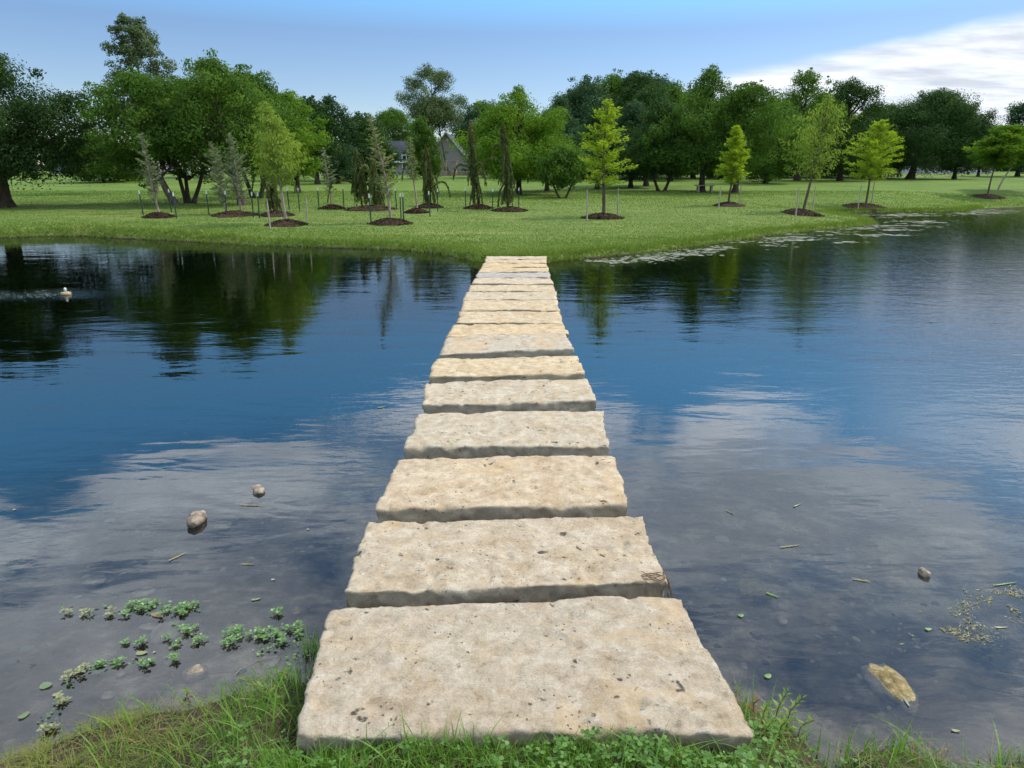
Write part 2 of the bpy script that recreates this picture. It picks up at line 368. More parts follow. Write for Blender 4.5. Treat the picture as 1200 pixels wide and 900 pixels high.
def slab(idx, fl, fr, br, bl, thick, label, tint, dz=0.0, cell=0.02, tilt=(0, 0)):
    """corners on the top plane: front left, front right, back right, back left (x, y)"""
    fl, fr, br, bl = [np.array(p, float) for p in (fl, fr, br, bl)]
    cen = (fl + fr + br + bl) / 4
    nu = max(24, int(np.linalg.norm(fr - fl) / cell)); nv = max(10, int(np.linalg.norm(bl - fl) / cell))
    u = np.linspace(0, 1, nu + 1)[None].repeat(nv + 1, 0); v = np.linspace(0, 1, nv + 1)[:, None].repeat(nu + 1, 1)
    P = (fl[None, None] * ((1-u)*(1-v))[..., None] + fr * (u*(1-v))[..., None] + br * (u*v)[..., None] + bl * ((1-u)*v)[..., None])
    W = np.linalg.norm(fr - fl); D = np.linalg.norm(bl - fl)
    s = idx * 13.7
    big = lambda t, k: lin(t, 2.3, idx + k) * 0.016 + lin(t, 7.5, idx + k + 20) * 0.0085 + lin(t, 26, idx + k + 40) * 0.0042 + fbm(t * 60 + s, t * 0 + k, o=3, seed=42) * 0.006
    P[..., 1] += big(u * W, 1) * (1 - v) ** 2 + big(u * W, 5) * v ** 2
    P[..., 0] += big(v * D, 9) * (1 - u) ** 6 * 1.0 + big(v * D, 13) * u ** 6 * 1.0
    ed = np.minimum(np.minimum(u, 1 - u) * W, np.minimum(v, 1 - v) * D)
    x, y = P[..., 0] - cen[0], P[..., 1] - cen[1]
    z = 0.014 * fbm(x + s, y, s=2.6, o=2, seed=50) + 0.0045 * fbm(x + s, y, s=8, o=5, seed=51) + 0.0045 * np.abs(fbm(x + s, y, s=34, o=3, seed=52))
    chip = 0.5 + 0.9 * fbm(x + s, y, s=11, o=3, seed=53)
    z = z - (0.007 * np.exp(-ed / 0.006) * np.clip(chip, 0.3, 1.6) + 0.022 * np.exp(-ed / 0.022) * np.clip(chip * 3 - 2.2, 0, 1.4))
    pits = fbm(x + s, y, s=13, o=2, seed=55); z = z - 0.010 * np.clip((pits - .38) * 6, 0, 1)
    z = z + tilt[0] * x + tilt[1] * y
    top = np.stack([x, y, z], -1)
    mb = MB()
    n1 = nu + 1
    i = np.arange(nv)[:, None] * n1; j = np.arange(nu)[None]
    q = np.stack([i + j, i + j + 1, i + n1 + j + 1, i + n1 + j], -1).reshape(-1, 4)
    ids = np.concatenate([np.arange(0, nu), np.arange(nv) * n1 + nu, nv * n1 + np.arange(nu, 0, -1), np.arange(nv, 0, -1) * n1])
    tv = top.reshape(-1, 3); ring = tv[ids]
    nxt = np.roll(ring, -1, 0) - np.roll(ring, 1, 0); nr = unit(np.stack([nxt[:, 1], -nxt[:, 0], 0 * nxt[:, 0]], -1))
    K = 16; verts = [tv]; faces = [q]; prev = ids; base = len(tv); L = len(ids)
    for k in range(1, K + 1):
        dep = thick * (k / K) ** 1.25
        p = ring.copy(); p[:, 2] = ring[:, 2] * (1 - k / K) - dep
        o = 0.022 * fbm(ring[:, 0] + s, ring[:, 1], np.full(L, -dep), s=7, o=4, seed=60) + 0.018 * fbm(ring[:, 0] + s, ring[:, 1], np.full(L, -dep), s=26, o=3, seed=61)
        o = o * min(1, .35 + k / 4) - 0.03 * (k / K)
        p += nr * o[:, None]; verts.append(p)
        cur = base + np.arange(L)
        faces.append(np.stack([prev, cur, np.roll(cur, -1), np.roll(prev, -1)], -1)); prev = cur; base += L
    c = np.array([[0, 0, -thick]]); verts.append(c)
    faces.append(np.stack([prev, np.full(L, base), np.roll(prev, -1)], -1))
    mb.add(np.concatenate(verts), faces)
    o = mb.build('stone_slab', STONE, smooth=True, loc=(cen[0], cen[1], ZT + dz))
    o.color = (*tint, 1)
    return tag(o, label, 'stone slab', 'limestone slabs of the crossing')
# front/back lines of each slab's top in the photograph: (front L, front R, back R, back L)
def T(px, py): return at(px, py, ZT)
SL = [
 ((351,861),(880,856),(795,697),(384,713)),
 ((403,694.5),(782,681.5),(752,604),(431,611)),
 ((441,597),(736,588.5),(722,532),(464,537)),
 ((475,523.5),(716,521.5),(708,479),(489,483)),
 ((493,474),(699,470),(687,442.5),(498,447)),
 ((502,441.8),(684,437.8),(676,416.5),(510,420)),
 ((515,414.5),(674,408.5),(664,391),(524,395)),
 ((523,393.5),(668,389),(658,375),(532,378.5)),
]
fy = [394.5, 378.2, 363.5, 351.2, 341.2, 333, 325.4, 318.8, 313, 308, 303.6, 299.6]
fxl = [524, 534.5, 539, 543.5, 549, 553, 557.5, 561, 564.5, 567.5, 569, 570]
fxr = [668, 660, 654.8, 653, 651, 648, 644.5, 643, 641.5, 640.5, 640, 639]
SL = SL[:7]
corners = [[T(*p) for p in s] for s in SL]
for k in range(len(fy) - 1):
    a = T(fxl[k], fy[k]); b = T(fxr[k], fy[k] - 0.3); c = T(fxr[k + 1] , fy[k + 1]); d = T(fxl[k + 1], fy[k + 1])
    g = 0.05
    if k == 0: continue
    cl = [a, b, (c[0] + 0.01, c[1] - g), (d[0] - 0.01, d[1] - g)]
    corners.append(cl)
# fill slab 8 (front at 394.5)
a = T(524, 393.8); b = T(668, 389.8); c = T(660, 377.5); d = T(533, 379.2)
corners.insert(7, [a, b, (c[0], c[1] - 0.04), (d[0], d[1] - 0.04)])
ords = ['first', 'second', 'third', 'fourth', 'fifth', 'sixth', 'seventh', 'eighth', 'ninth', 'tenth', 'eleventh', 'twelfth', 'thirteenth', 'fourteenth', 'fifteenth', 'sixteenth', 'seventeenth', 'eighteenth', 'nineteenth']
tints = [(.93,.93,.93),(.98,.97,.95),(1.05,1.0,.93),(.97,.98,.97),(.99,1.0,.99),(1.08,1.03,.90),(.93,.96,.99),(1.08,1.0,.84),(1.05,1.0,.88),(1.05,1.0,.88),(1.0,.99,.95),(1.04,1.0,.92),(1.02,1.0,.94),(.80,.88,1.04),(1.08,1.0,.84),(1.1,1.0,.8),(1.06,1.0,.86),(1.0,.98,.95),(1,1,1)]
for i, cs in enumerate(corners):
    if i == 0: lab = 'largest tan limestone slab, nearest the camera, its front edge in the grass'
    elif i == len(corners) - 1: lab = 'farthest tan limestone slab, butting against the grassy far bank'
    elif i == 13: lab = 'bluish grey slab among the far tan ones, %s from the near bank' % ords[i]
    else: lab = '%s rough limestone slab of the crossing counted from the near bank' % ords[i]
    w = abs(cs[1][0] - cs[0][0]); 
    slab(i, *cs, thick=0.42 if i < 14 else 0.34, label=lab, tint=tints[i % len(tints)], dz=random.uniform(-.006, .006), cell=0.011 if i < 2 else (0.016 if i < 5 else 0.03),
         tilt=(random.uniform(-.006, .006), random.uniform(-.008, .004)))
print('slabs', len(corners), [round(c[0][1], 2) for c in corners])

# ------------------------------------------------------------------ foliage and bark materials
M = {}
M['bark'] = simple('grey_brown_bark', (.13,.10,.075), (.05,.04,.03), 9, 0.95, 0.8, 0.03, 0.1, (1,1,.25))
M['bark_dark'] = simple('dark_bark', (.07,.055,.04), (.03,.024,.018), 9, 0.95, 0.8, 0.03, 0.1, (1,1,.25))
M['bark_pale'] = simple('pale_young_bark', (.30,.25,.19), (.17,.14,.105), 14, 0.9, 0.5, 0.01, 0.1, (1,1,.3))
M['green'] = leafmat('broadleaf_green', (.064,.128,.020), (.040,.088,.013), (.105,.180,.027), 0.36)
M['dark'] = leafmat('dark_broadleaf', (.034,.074,.018), (.021,.050,.012), (.056,.105,.024), 0.26)
M['deep'] = leafmat('deep_green_leaf', (.022,.050,.013), (.013,.032,.009), (.040,.078,.018), 0.22)
M['bluegreen'] = leafmat('bluish_pine', (.042,.086,.036), (.027,.060,.025), (.066,.120,.052), 0.26)
M['bright'] = leafmat('fresh_green', (.100,.185,.018), (.062,.130,.012), (.150,.245,.026), 0.42)
M['cypress'] = leafmat('yellow_green_cypress', (.23,.325,.022), (.155,.235,.014), (.32,.40,.035), 0.45)
M['cypress_dull'] = leafmat('olive_green_cypress', (.17,.25,.035), (.11,.175,.022), (.24,.31,.05), 0.42)
M['grey'] = leafmat('grey_green_leaf', (.085,.12,.048), (.055,.085,.034), (.13,.17,.07), 0.3)
M['blue'] = leafmat('blue_cedar_needles', (.15,.19,.105), (.10,.135,.072), (.22,.26,.16), 0.25)
M['pale_conifer'] = leafmat('pale_olive_needles', (.17,.205,.075), (.11,.145,.05), (.24,.27,.11), 0.3)
M['weeping'] = leafmat('olive_weeping_needles', (.085,.105,.032), (.050,.066,.020), (.135,.155,.055), 0.2)
M['rust'] = leafmat('rust_brown_needles', (.17,.085,.035), (.10,.05,.02), (.24,.13,.05), 0.2)
M['mulch'] = simple('dark_bark_mulch', (.070,.045,.030), (.022,.015,.011), 22, 0.97, 1.0, 0.04, 0.05)

# ------------------------------------------------------------------ broadleaf trees
def prof(kind, t):
    t = np.clip(t, 0, 1)
    if kind == 'round': return np.sin(np.pi * np.clip(t * 0.93 + 0.07, 0, 1) ** 0.85) ** 0.55
    if kind == 'broad': return np.clip(1 - (2 * t - 0.75) ** 2 / 1.6, 0, 1) ** 0.6
    if kind == 'pyramid': return np.clip(np.minimum(0.65 + t * 2.2, (1 - t) ** 0.75 * 1.18), 0, 1)
    if kind == 'column': return np.clip(np.minimum(0.6 + t * 2, (1.02 - t) ** 0.4), 0, 1)
    if kind == 'vase': return np.clip(np.minimum(0.35 + t * 1.3, (1.03 - t) ** 0.5 * 1.3), 0, 1)
def tree(px, base, top, wpx, kind, mat, label, cb=0.22, dens=1.0, leaf=0.16, bark='bark_dark', lean=0.0, clump=0.15, trunks=1, seed=0, xoff=0, sparse=1.0, y=None, droop=0.0, name='tree', group=None, trunk_r=None, back=0.0):
    if y is None:
        x, yy, z = gr(px, base)
        if back:
            k = (yy + back) / yy; x, yy = x * k, yy + back; z = tz(x, yy)
    else:
        yy = y; zc = yy * cT; x = (px - 600) / F * (yy * cT + (CAMZ - 1) * sT); z = tz(x, yy)
    zc = yy * cT + (CAMZ - z) * sT
    # height from the top row of the photo
    d = ray(px, top); Ht = CAMZ + d[2] * yy / d[1] - z
    W = wpx / F * zc / 2
    xo = xoff / F * zc
    r = np.random.default_rng(seed * 101 + int(px) * 7 + int(top))
    root = empty(name, (x, yy, z), label, 'tree', group)
    tb = MB(); tr = trunk_r or Ht * 0.020 + 0.05
    z0 = Ht * cb * (0.84 if cb < .4 else 1)
    def axis(h):
        t = np.clip(h / Ht, 0, 1); return np.stack([xo * t ** 0.8 + lean * Ht * 0.1 * np.sin(t * 3), 0 * t + 0.02 * Ht * np.sin(t * 4 + seed), h], -1)
    hs = np.linspace(-0.15, Ht * 0.88, 12)
    for k in range(trunks):
        p = axis(np.clip(hs, 0, None)); p[:, 2] = hs
        if trunks > 1:
            a = 2 * math.pi * k / trunks + seed; sp = np.clip(hs / Ht, 0, 1) ** 0.8 * W * 0.8
            p[:, 0] += np.cos(a) * sp + 0.15 * math.cos(a); p[:, 1] += np.sin(a) * sp * 0.6 + 0.1 * math.sin(a)
            p = p[:9]
        rr = tr * (1.0 - 0.85 * np.clip(hs / (Ht * 0.9), 0, 1)) * (0.62 if trunks > 1 else 1); rr[0] *= 1.6; rr[1] *= 1.05
        tb.tube(p, rr[:len(p)], 8, False)
    # clumps
    Mc = int(95 * (1 if sparse == 1 else 0.7 * sparse)); W *= 1.12; clump *= 1.12; leaf *= 0.78
    cb *= 0.72 if cb < .4 else 1
    tt = r.beta(1.15, 1.05, Mc) if kind != 'pyramid' else r.beta(1.0, 1.35, Mc)
    tt[0] = 0.985; tt[1] = 0.93
    az = r.uniform(0, 2 * np.pi, Mc) + np.arange(Mc) * 2.399
    pr = prof(kind, tt); rho = np.sqrt(r.uniform(0.22, 1.0, Mc)) * (1 + 0.15 * r.standard_normal(Mc))
    rc = W * clump * 2 * r.uniform(0.45, 1.35, Mc) * (0.55 + 0.45 * pr)
    rr = np.clip(pr * W * rho - rc * 0.35, 0, None)
    h = z0 + tt * (Ht - z0) * 0.97 - rc * 0.3 * (tt > 0.9)
    C = axis(h) + np.stack([rr * np.cos(az), rr * np.sin(az) * 0.9, 0 * rr], -1)
    C[:, 2] = np.maximum(C[:, 2], z0 * 0.8 + rc * 0.4)
    par = r.integers(0, Mc, 70); ov = unit(r.standard_normal((70, 3)) + np.array([0, 0, .5]) + unit(C[par] - np.array([0, 0, (z0 + Ht) / 2])) * .8)
    C = np.concatenate([C, C[par] + ov * rc[par][:, None] * r.uniform(.75, 1.2, 70)[:, None]]); rc = np.concatenate([rc, rc[par] * r.uniform(.22, .5, 70)]); rr = np.concatenate([rr, rr[par]])
    C[:, 2] = np.maximum(C[:, 2], z0 * 0.7); C[:, 2] = np.minimum(C[:, 2], Ht * 1.015 - rc * .3); Mc += 70
    # limbs
    for k in r.permutation(Mc - 70)[:18]:
        e = C[k]; s0 = axis(np.array([max(0.3 * z0 + 0.12 * Ht, e[2] - 0.45 * rr[k] - 0.12 * Ht)]))[0]
        if e[2] < s0[2]: s0[2] = max(0.5, e[2] - 0.4)
        t5 = np.linspace(0, 1, 5)[:, None]; p = s0 * (1 - t5) + e * t5; p[:, 2] += np.sin(t5[:, 0] * np.pi) * rr[k] * 0.12
        p[1:4] += r.standard_normal((3, 3)) * 0.04 * W
        tb.tube(p, np.linspace(tr * 0.42, tr * 0.10, 5), 5, False)
    tb.build('trunk', M[bark], root, smooth=True)
    # leaves
    px_m = zc / F
    base_n = dens * 1.25 * (rc / leaf) ** 2 * 5.0
    n = np.clip(base_n * .9, 14, 1500).astype(int)
    idx = np.repeat(np.arange(Mc), n); N = len(idx)
    dvec = unit(r.standard_normal((N, 3)))
    rad = r.uniform(0, 1, N) ** (1 / 2.4)
    lump = 1 + 0.35 * fbm(dvec[:, 0] + idx * 3.1, dvec[:, 1], dvec[:, 2], s=1.7, o=2, seed=70)
    c = C[idx] + dvec * (rad * lump * rc[idx])[:, None] * np.array([1.05, 1.05, 0.72])
    if droop: c[:, 2] -= droop * (r.uniform(0, 1, N) ** 3) * rc[idx] * (dvec[:, 2] < 0.2)
    # stray sprigs past the clump outline
    st = r.uniform(0, 1, N) < 0.03; c[st] += dvec[st] * (rc[idx[st]] * r.uniform(0.0, 0.25, st.sum()))[:, None]
    c[:, 2] = np.maximum(c[:, 2], 0.15)
    dd = unit(np.cross(r.standard_normal((N, 3)), dvec) + 0.25 * r.standard_normal((N, 3)))
    nn = unit(r.standard_normal((N, 3)) * 0.5 + dvec * 1.2 + np.array([0, 0, 0.45]))
    w = unit(np.cross(nn, dd))
    L = leaf * r.uniform(0.7, 1.5, N)
    tint = np.clip(0.5 + 0.25 * r.standard_normal(Mc), 0, 1)[idx]
    lb = MB(); lb.leaves(c, dd, w, L * 1.15, L * 0.62, tint, 0.15); lb.build('crown', M[mat], root)
    return root

BG = [
 # px, base, top, w, kind, mat, label, kwargs
 (4,243,58,180,'broad','deep','huge dark low-hanging tree at the left edge beside the pond',dict(cb=.24,leaf=.11,clump=.13,droop=.5,trunk_r=.40,dens=1.9,sparse=1.1)),
 (122,214,160,80,'round','green','mid green tree far off between the dark left tree and the leaning group',dict(cb=.08,leaf=.2)),
 (150,212,172,50,'round','bright','low light green tree beyond the pale house at the left',dict(cb=.05,leaf=.2)),
 (183,226,16,76,'column','grey','tall sparse grey green poplar rising above the left tree group',dict(cb=.46,leaf=.13,dens=1.5,clump=.085,sparse=2.6,bark='bark',trunk_r=.13)),
 (206,240,82,112,'round','green','leaning leafy tree with curved trunk, leftmost of the left group',dict(cb=.26,leaf=.12,xoff=-28,lean=-.8,bark='bark',clump=.13)),
 (222,238,90,96,'round','green','multi-stemmed tree with V-shaped trunks in the left group',dict(cb=.30,leaf=.12,trunks=3,clump=.14,xoff=8)),
 (285,240,66,124,'round','green','broad tall green tree in the middle of the left group',dict(cb=.28,leaf=.12,xoff=-24,clump=.13,bark='bark')),
 (301,232,80,90,'round','green','green tree with dark twin trunks behind the left group',dict(cb=.28,leaf=.14,trunks=2,xoff=0)),
 (349,226,104,66,'round','bright','fresher green tree at the right end of the left group',dict(cb=.16,leaf=.14)),
 (372,216,110,52,'round','dark','dark tree top peeping behind the right end of the left group',dict(cb=.1,leaf=.18)),
 (396,215,112,58,'column','bluegreen','upright dusky tree with a flat top left of the grey-roofed house',dict(cb=.1,leaf=.17)),
 (428,212,134,72,'round','dark','very dark rounded tree left of the grey-roofed house',dict(cb=.03,leaf=.18,dens=1.2)),
 (463,207,127,66,'round','green','domed green tree behind the grey-roofed house',dict(cb=.15,leaf=.22,y=112)),
 (509,206,78,80,'vase','grey','tall open see-through tree behind the gabled house',dict(cb=.45,leaf=.17,dens=.8,clump=.085,sparse=1.9,y=96,trunk_r=.16)),
 (526,206,114,48,'round','grey','willowy greyish tree leaning over the gabled house',dict(cb=.68,leaf=.2,dens=.8,y=94,droop=1.0,trunk_r=.15,xoff=-14)),
 (498,213,136,44,'column','green','dense dark columnar tree between the two houses',dict(cb=.05,leaf=.16,dens=1.2,back=8)),
 (566,206,118,80,'round','bluegreen','dark round tree far behind the gabled house',dict(cb=.1,leaf=.24,y=118)),
 (608,228,98,128,'pyramid','bright','large bright green layered cypress, tallest in the centre',dict(cb=.24,leaf=.13,clump=.12,dens=1.1)),
 (641,224,128,78,'pyramid','green','smaller green cypress tucked against the large bright one',dict(cb=.26,leaf=.14,clump=.14)),
 (659,232,172,54,'round','green','small short-trunked green tree right of the large bright cypress',dict(cb=.30,leaf=.13,trunks=2)),
 (655,212,110,70,'pyramid','bluegreen','bluish pine at the left shoulder of the tall dark grove',dict(cb=.06,leaf=.19)),
 (684,210,92,84,'round','bluegreen','big bluish pine on the left of the grove top',dict(cb=.1,leaf=.2,dens=1.1)),
 (700,222,116,66,'pyramid','bluegreen','bluish pine standing right behind the yellow-green sapling',dict(cb=.2,leaf=.16)),
 (741,210,82,88,'round','dark','highest dark crown in the middle of the grove',dict(cb=.1,leaf=.2,dens=1.1)),
 (739,220,118,80,'pyramid','bluegreen','dusky pine with a slim dark trunk in front of the grove',dict(cb=.2,leaf=.15)),
 (757,218,100,72,'round','dark','dark tree right of the slim-trunked pine in the grove',dict(cb=.24,leaf=.17)),
 (785,212,92,76,'pyramid','green','pointed green tree behind the forked dark tree',dict(cb=.12,leaf=.19)),
 (775,224,118,80,'round','dark','dark round tree with a low forked trunk in the grove',dict(cb=.28,leaf=.13,trunks=2,clump=.14)),
 (822,225,76,128,'pyramid','green','tall dark green cypress with a bench at its foot',dict(cb=.22,leaf=.13,clump=.11,dens=1.0,bark='bark_dark')),
 (861,226,94,84,'vase','green','slim tall tree with a narrow top behind the small yellow sapling',dict(cb=.26,leaf=.14,clump=.14,xoff=6)),
 (897,215,116,84,'round','green','green tree left of the tall grey-green young cypress',dict(cb=.1,leaf=.17)),
 (934,212,78,80,'round','green','lumpy tall tree against the white cloud, left of a darker twin',dict(cb=.12,leaf=.17,dens=.8,clump=.13)),
 (984,212,90,88,'round','dark','darker lumpy tree against the cloud, right of its lighter neighbour',dict(cb=.1,leaf=.17,dens=.9,clump=.13)),
 (1030,209,124,70,'round','green','modest green tree left of the big dark spreading tree',dict(cb=.08,leaf=.2)),
 (1066,210,106,118,'round','dark','big dark spreading tree with a stout trunk before the long house',dict(cb=.16,leaf=.15,xoff=16,dens=1.15,clump=.13,trunk_r=.36)),
 (1118,210,124,62,'round','dark','dark tree joined to the right flank of the big spreading tree',dict(cb=.14,leaf=.16)),
 (1192,207,114,64,'round','bluegreen','dark round tree top at the right edge behind the young trees',dict(cb=.1,leaf=.2)),
 (665,209,104,84,'round','bluegreen','bluish rear pine between the left shoulder of the grove and its top',dict(cb=.06,leaf=.2)),
 (714,209,84,90,'round','green','mid green rear crown just left of the highest dark crown',dict(cb=.08,leaf=.2)),
 (768,208,88,84,'round','bluegreen','bluish rear crown just right of the highest dark crown',dict(cb=.06,leaf=.2)),
 (812,209,100,84,'round','dark','dark rear crown left of the tall cypress with the bench',dict(cb=.05,leaf=.2)),
 (845,209,112,84,'round','green','rear crown filling the gap right of the tall cypress with the bench',dict(cb=.05,leaf=.2)),
 (915,208,116,84,'round','dark','dark rear crown below the left of the two lumpy trees',dict(cb=.03,leaf=.2)),
 (960,208,112,90,'round','green','rear crown filling the gap between the two lumpy trees',dict(cb=.03,leaf=.2)),
 (1010,208,128,80,'round','green','rear green crown right of the darker lumpy tree',dict(cb=.03,leaf=.2)),
 (595,208,126,84,'round','dark','dark rear crown behind the large bright cypress',dict(cb=.05,leaf=.2)),
 (330,212,106,90,'round','green','rear green crown behind the right half of the left group',dict(cb=.08,leaf=.18)),
 (240,212,100,110,'round','dark','shaded rear crown behind the middle of the left group',dict(cb=.35,leaf=.18,y=80)),
 (1150,206,150,70,'round','dark','dark rear crown behind the brick chimney',dict(cb=.1,leaf=.2,y=120)),
 (1146,207,148,36,'round','grey','pale greyish tree beside the brick chimney',dict(cb=.1,leaf=.2,dens=.7)),
]
for t in BG: tree(*t[:7], name='broadleaf_tree', group='mature trees around the lawn', **t[7])

# ------------------------------------------------------------------ branchy saplings and conifers
def sapling(px, base, top, wpx, style, mat, label, tipx=None, dens=1.0, cb=0.2, name='sapling', seed=0, bark='bark_pale', leaf=0.07, trunk_r=None, nb=None, cat='tree', group=None):
    x, y, z = gr(px, base); zc = y * cT + (CAMZ - z) * sT
    d = ray(px, top); H = CAMZ + d[2] * y / d[1] - z; W = wpx / F * zc / 2
    lean = 0 if tipx is None else (tipx - px) / F * zc
    r = np.random.default_rng(seed * 31 + int(px))
    root = empty(name, (x, y, z), label, cat, group)
    tb = MB(); lb = MB(); rb = MB()
    tr = trunk_r or 0.018 + H * 0.009
    def ax(t):
        t = np.asarray(t, float)
        s = lean * t ** 1.2 + 0.025 * H * np.sin(t * 5 + seed) * 0.5
        return np.stack([s, 0.01 * H * np.sin(t * 4 + seed * 2), t * H], -1)
    tt = np.linspace(0, 1, 14); p = ax(tt); p[0, 2] = -0.1
    if style == 'hook':
        p[-1] += (-0.20, 0, -0.12); p[-2] += (-0.05, 0, 0.02)
    tb.tube(p, tr * (1 - 0.88 * tt) + 0.004, 7, False)
    nb = nb or {'cypress': 85, 'sparse': 60, 'blue': 75, 'hook': 70, 'weep': 60, 'willow': 90, 'slim': 44, 'round': 80}[style]
    cs, ds, ws, Ls, Ws, ts = [], [], [], [], [], []
    for k in range(nb):
        t = cb + (0.985 - cb) * ((k + r.uniform(0, 1)) / nb); tn = (t - cb) / (1 - cb)
        a = k * 2.399 + r.uniform(-.4, .4); ca, sa = math.cos(a), math.sin(a)
        if style == 'cypress':
            pr = min(0.55 + tn * 2.6, (1 - tn) ** 0.72 * 1.15) ; up = 0.25 + 0.5 * tn; dr = 0.10; per = 150
            if r.uniform() < 0.25: pr *= 0.6
        elif style == 'willow': pr = min(0.62 + tn * 1.3, (1 - tn) ** 0.85 * 1.25) * r.uniform(.55, 1.1); up = 0.75; dr = 0.25; per = 115
        elif style == 'round': pr = min(0.6 + tn * 1.8, (1 - tn) ** 0.45 * 1.1); up = 0.5; dr = 0.2; per = 190
        elif style in ('blue', 'hook'): pr = max(0.14, min(.55 + tn * 1.5, (1 - tn) ** 0.7 * 1.1)) * r.uniform(.35, 1.15); up = 0.55 + 0.6 * tn; dr = 0.15; per = 62
        elif style == 'sparse': pr = max(0.12, min(.6 + tn * 1.3, (1 - tn) ** 0.6)) * r.uniform(.3, 1.2); up = 0.6; dr = 0.2; per = 48
        elif style == 'slim': pr = max(0.3, (1 - tn) ** 0.5); up = 0.5; dr = 0.2; per = 90
        else: pr = 0.16 + 0.75 * (1 - tn) ** .8 * r.uniform(0.15, 1) ** 1.3; up = 0.2; dr = 1.0; per = 120
        L = max(0.06, W * pr * r.uniform(0.65, 1.12))
        stray = style == 'weep' and r.uniform() < 0.10 and tn < 0.6
        if stray: L = W * r.uniform(1.4, 1.9)
        m = 7; s = np.linspace(0, 1, m)
        o = ax(np.array([t]))[0]
        hx = L * s; hz = L * (up * s - dr * s * s)
        if style == 'weep':
            drop = min(t * H * 0.85, r.uniform(0.45, 1.25) * (0.6 if tn > .8 else 1.0)); hx = L * np.sin(s * 1.35) ; hz = 0.10 * L * np.sin(s * 3) - drop * s ** 1.8
            if stray: hz = L * 0.35 * np.sin(s * 2.6) - 0.5 * L * s ** 3
        q = o + np.stack([hx * ca, hx * sa, hz], -1); q[1:-1] += r.standard_normal((m - 2, 3)) * 0.02 * L
        q[:, 2] = np.maximum(q[:, 2], 0.06)
        tb.tube(q, np.linspace(tr * 0.30 * (1 - 0.7 * tn) + .003, 0.0025, m), 4, False)
        seg = np.linalg.norm(np.diff(q, axis=0), axis=1).sum()
        n = max(6, int(seg * per * dens * (0.07 / leaf) ** 1.2))
        r2 = 0; u = r.uniform(0.12 if style != 'sparse' else 0.25, 1.03, n) * (m - 1); i = np.clip(u.astype(int), 0, m - 2); f = (u - i)[:, None]
        c = q[i] * (1 - f) + q[i + 1] * f; td = unit(q[i + 1] - q[i])
        side = unit(np.cross(td, np.array([0, 0, 1.0])) + 1e-4) * r.choice([-1, 1], n)[:, None]
        wid = {'cypress': 0.16, 'willow': 0.22, 'round': 0.26, 'blue': 0.10, 'hook': 0.10, 'sparse': 0.08, 'slim': 0.10, 'weep': 0.05}[style] * (0.5 + 0.5 * min(1, L))
        off = r.uniform(0, 1, n)[:, None] * wid
        c = c + side * off + r.standard_normal((n, 3)) * wid * 0.28
        if style in ('weep', 'willow'):
            dd = unit(td * 0.5 + side * 0.3 + np.array([0, 0, -0.9]) + 0.3 * r.standard_normal((n, 3)))
        else: dd = unit(td * 0.8 + side * 0.9 + 0.35 * r.standard_normal((n, 3)))
        nn = unit(np.array([0, 0, 1.0]) + 0.7 * r.standard_normal((n, 3)))
        w = unit(np.cross(nn, dd))
        ll = leaf * r.uniform(0.7, 1.6, n)
        cs.append(c); ds.append(dd); ws.append(w); Ls.append(ll * 1.3); Ws.append(ll * (0.42 if style != 'round' else 0.6)); ts.append(np.full(n, np.clip(r.normal(.5, .25), 0, 1)))
    c = np.concatenate(cs); c[:, 2] = np.maximum(c[:, 2], 0.05)
    lb.leaves(c, np.concatenate(ds), np.concatenate(ws), np.concatenate(Ls), np.concatenate(Ws), np.concatenate(ts), 0.1)
    tb.build('trunk', M[bark], root, smooth=True); lb.build('crown', M[mat], root)
    if style == 'weep' and seed in (1, 3):
        n = 500; t = r.uniform(0.78 if seed == 3 else .72, 1.0, n); c = ax(t) + r.standard_normal((n, 3)) * np.stack([0.05 * (1.05 - t) * 6, 0.05 * (1.05 - t) * 6, 0 * t], -1) * 0.6
        dd = unit(np.array([0, 0, -1.0]) + 0.4 * r.standard_normal((n, 3))); w = unit(np.cross(r.standard_normal((n, 3)), dd))
        b = MB(); b.leaves(c, dd, w, np.full(n, .11), np.full(n, .035), r.uniform(0, 1, n)); o = b.build('dead_top', M['rust'], root); o['label'] = 'rust brown dying top'
    return root, (x, y, z)

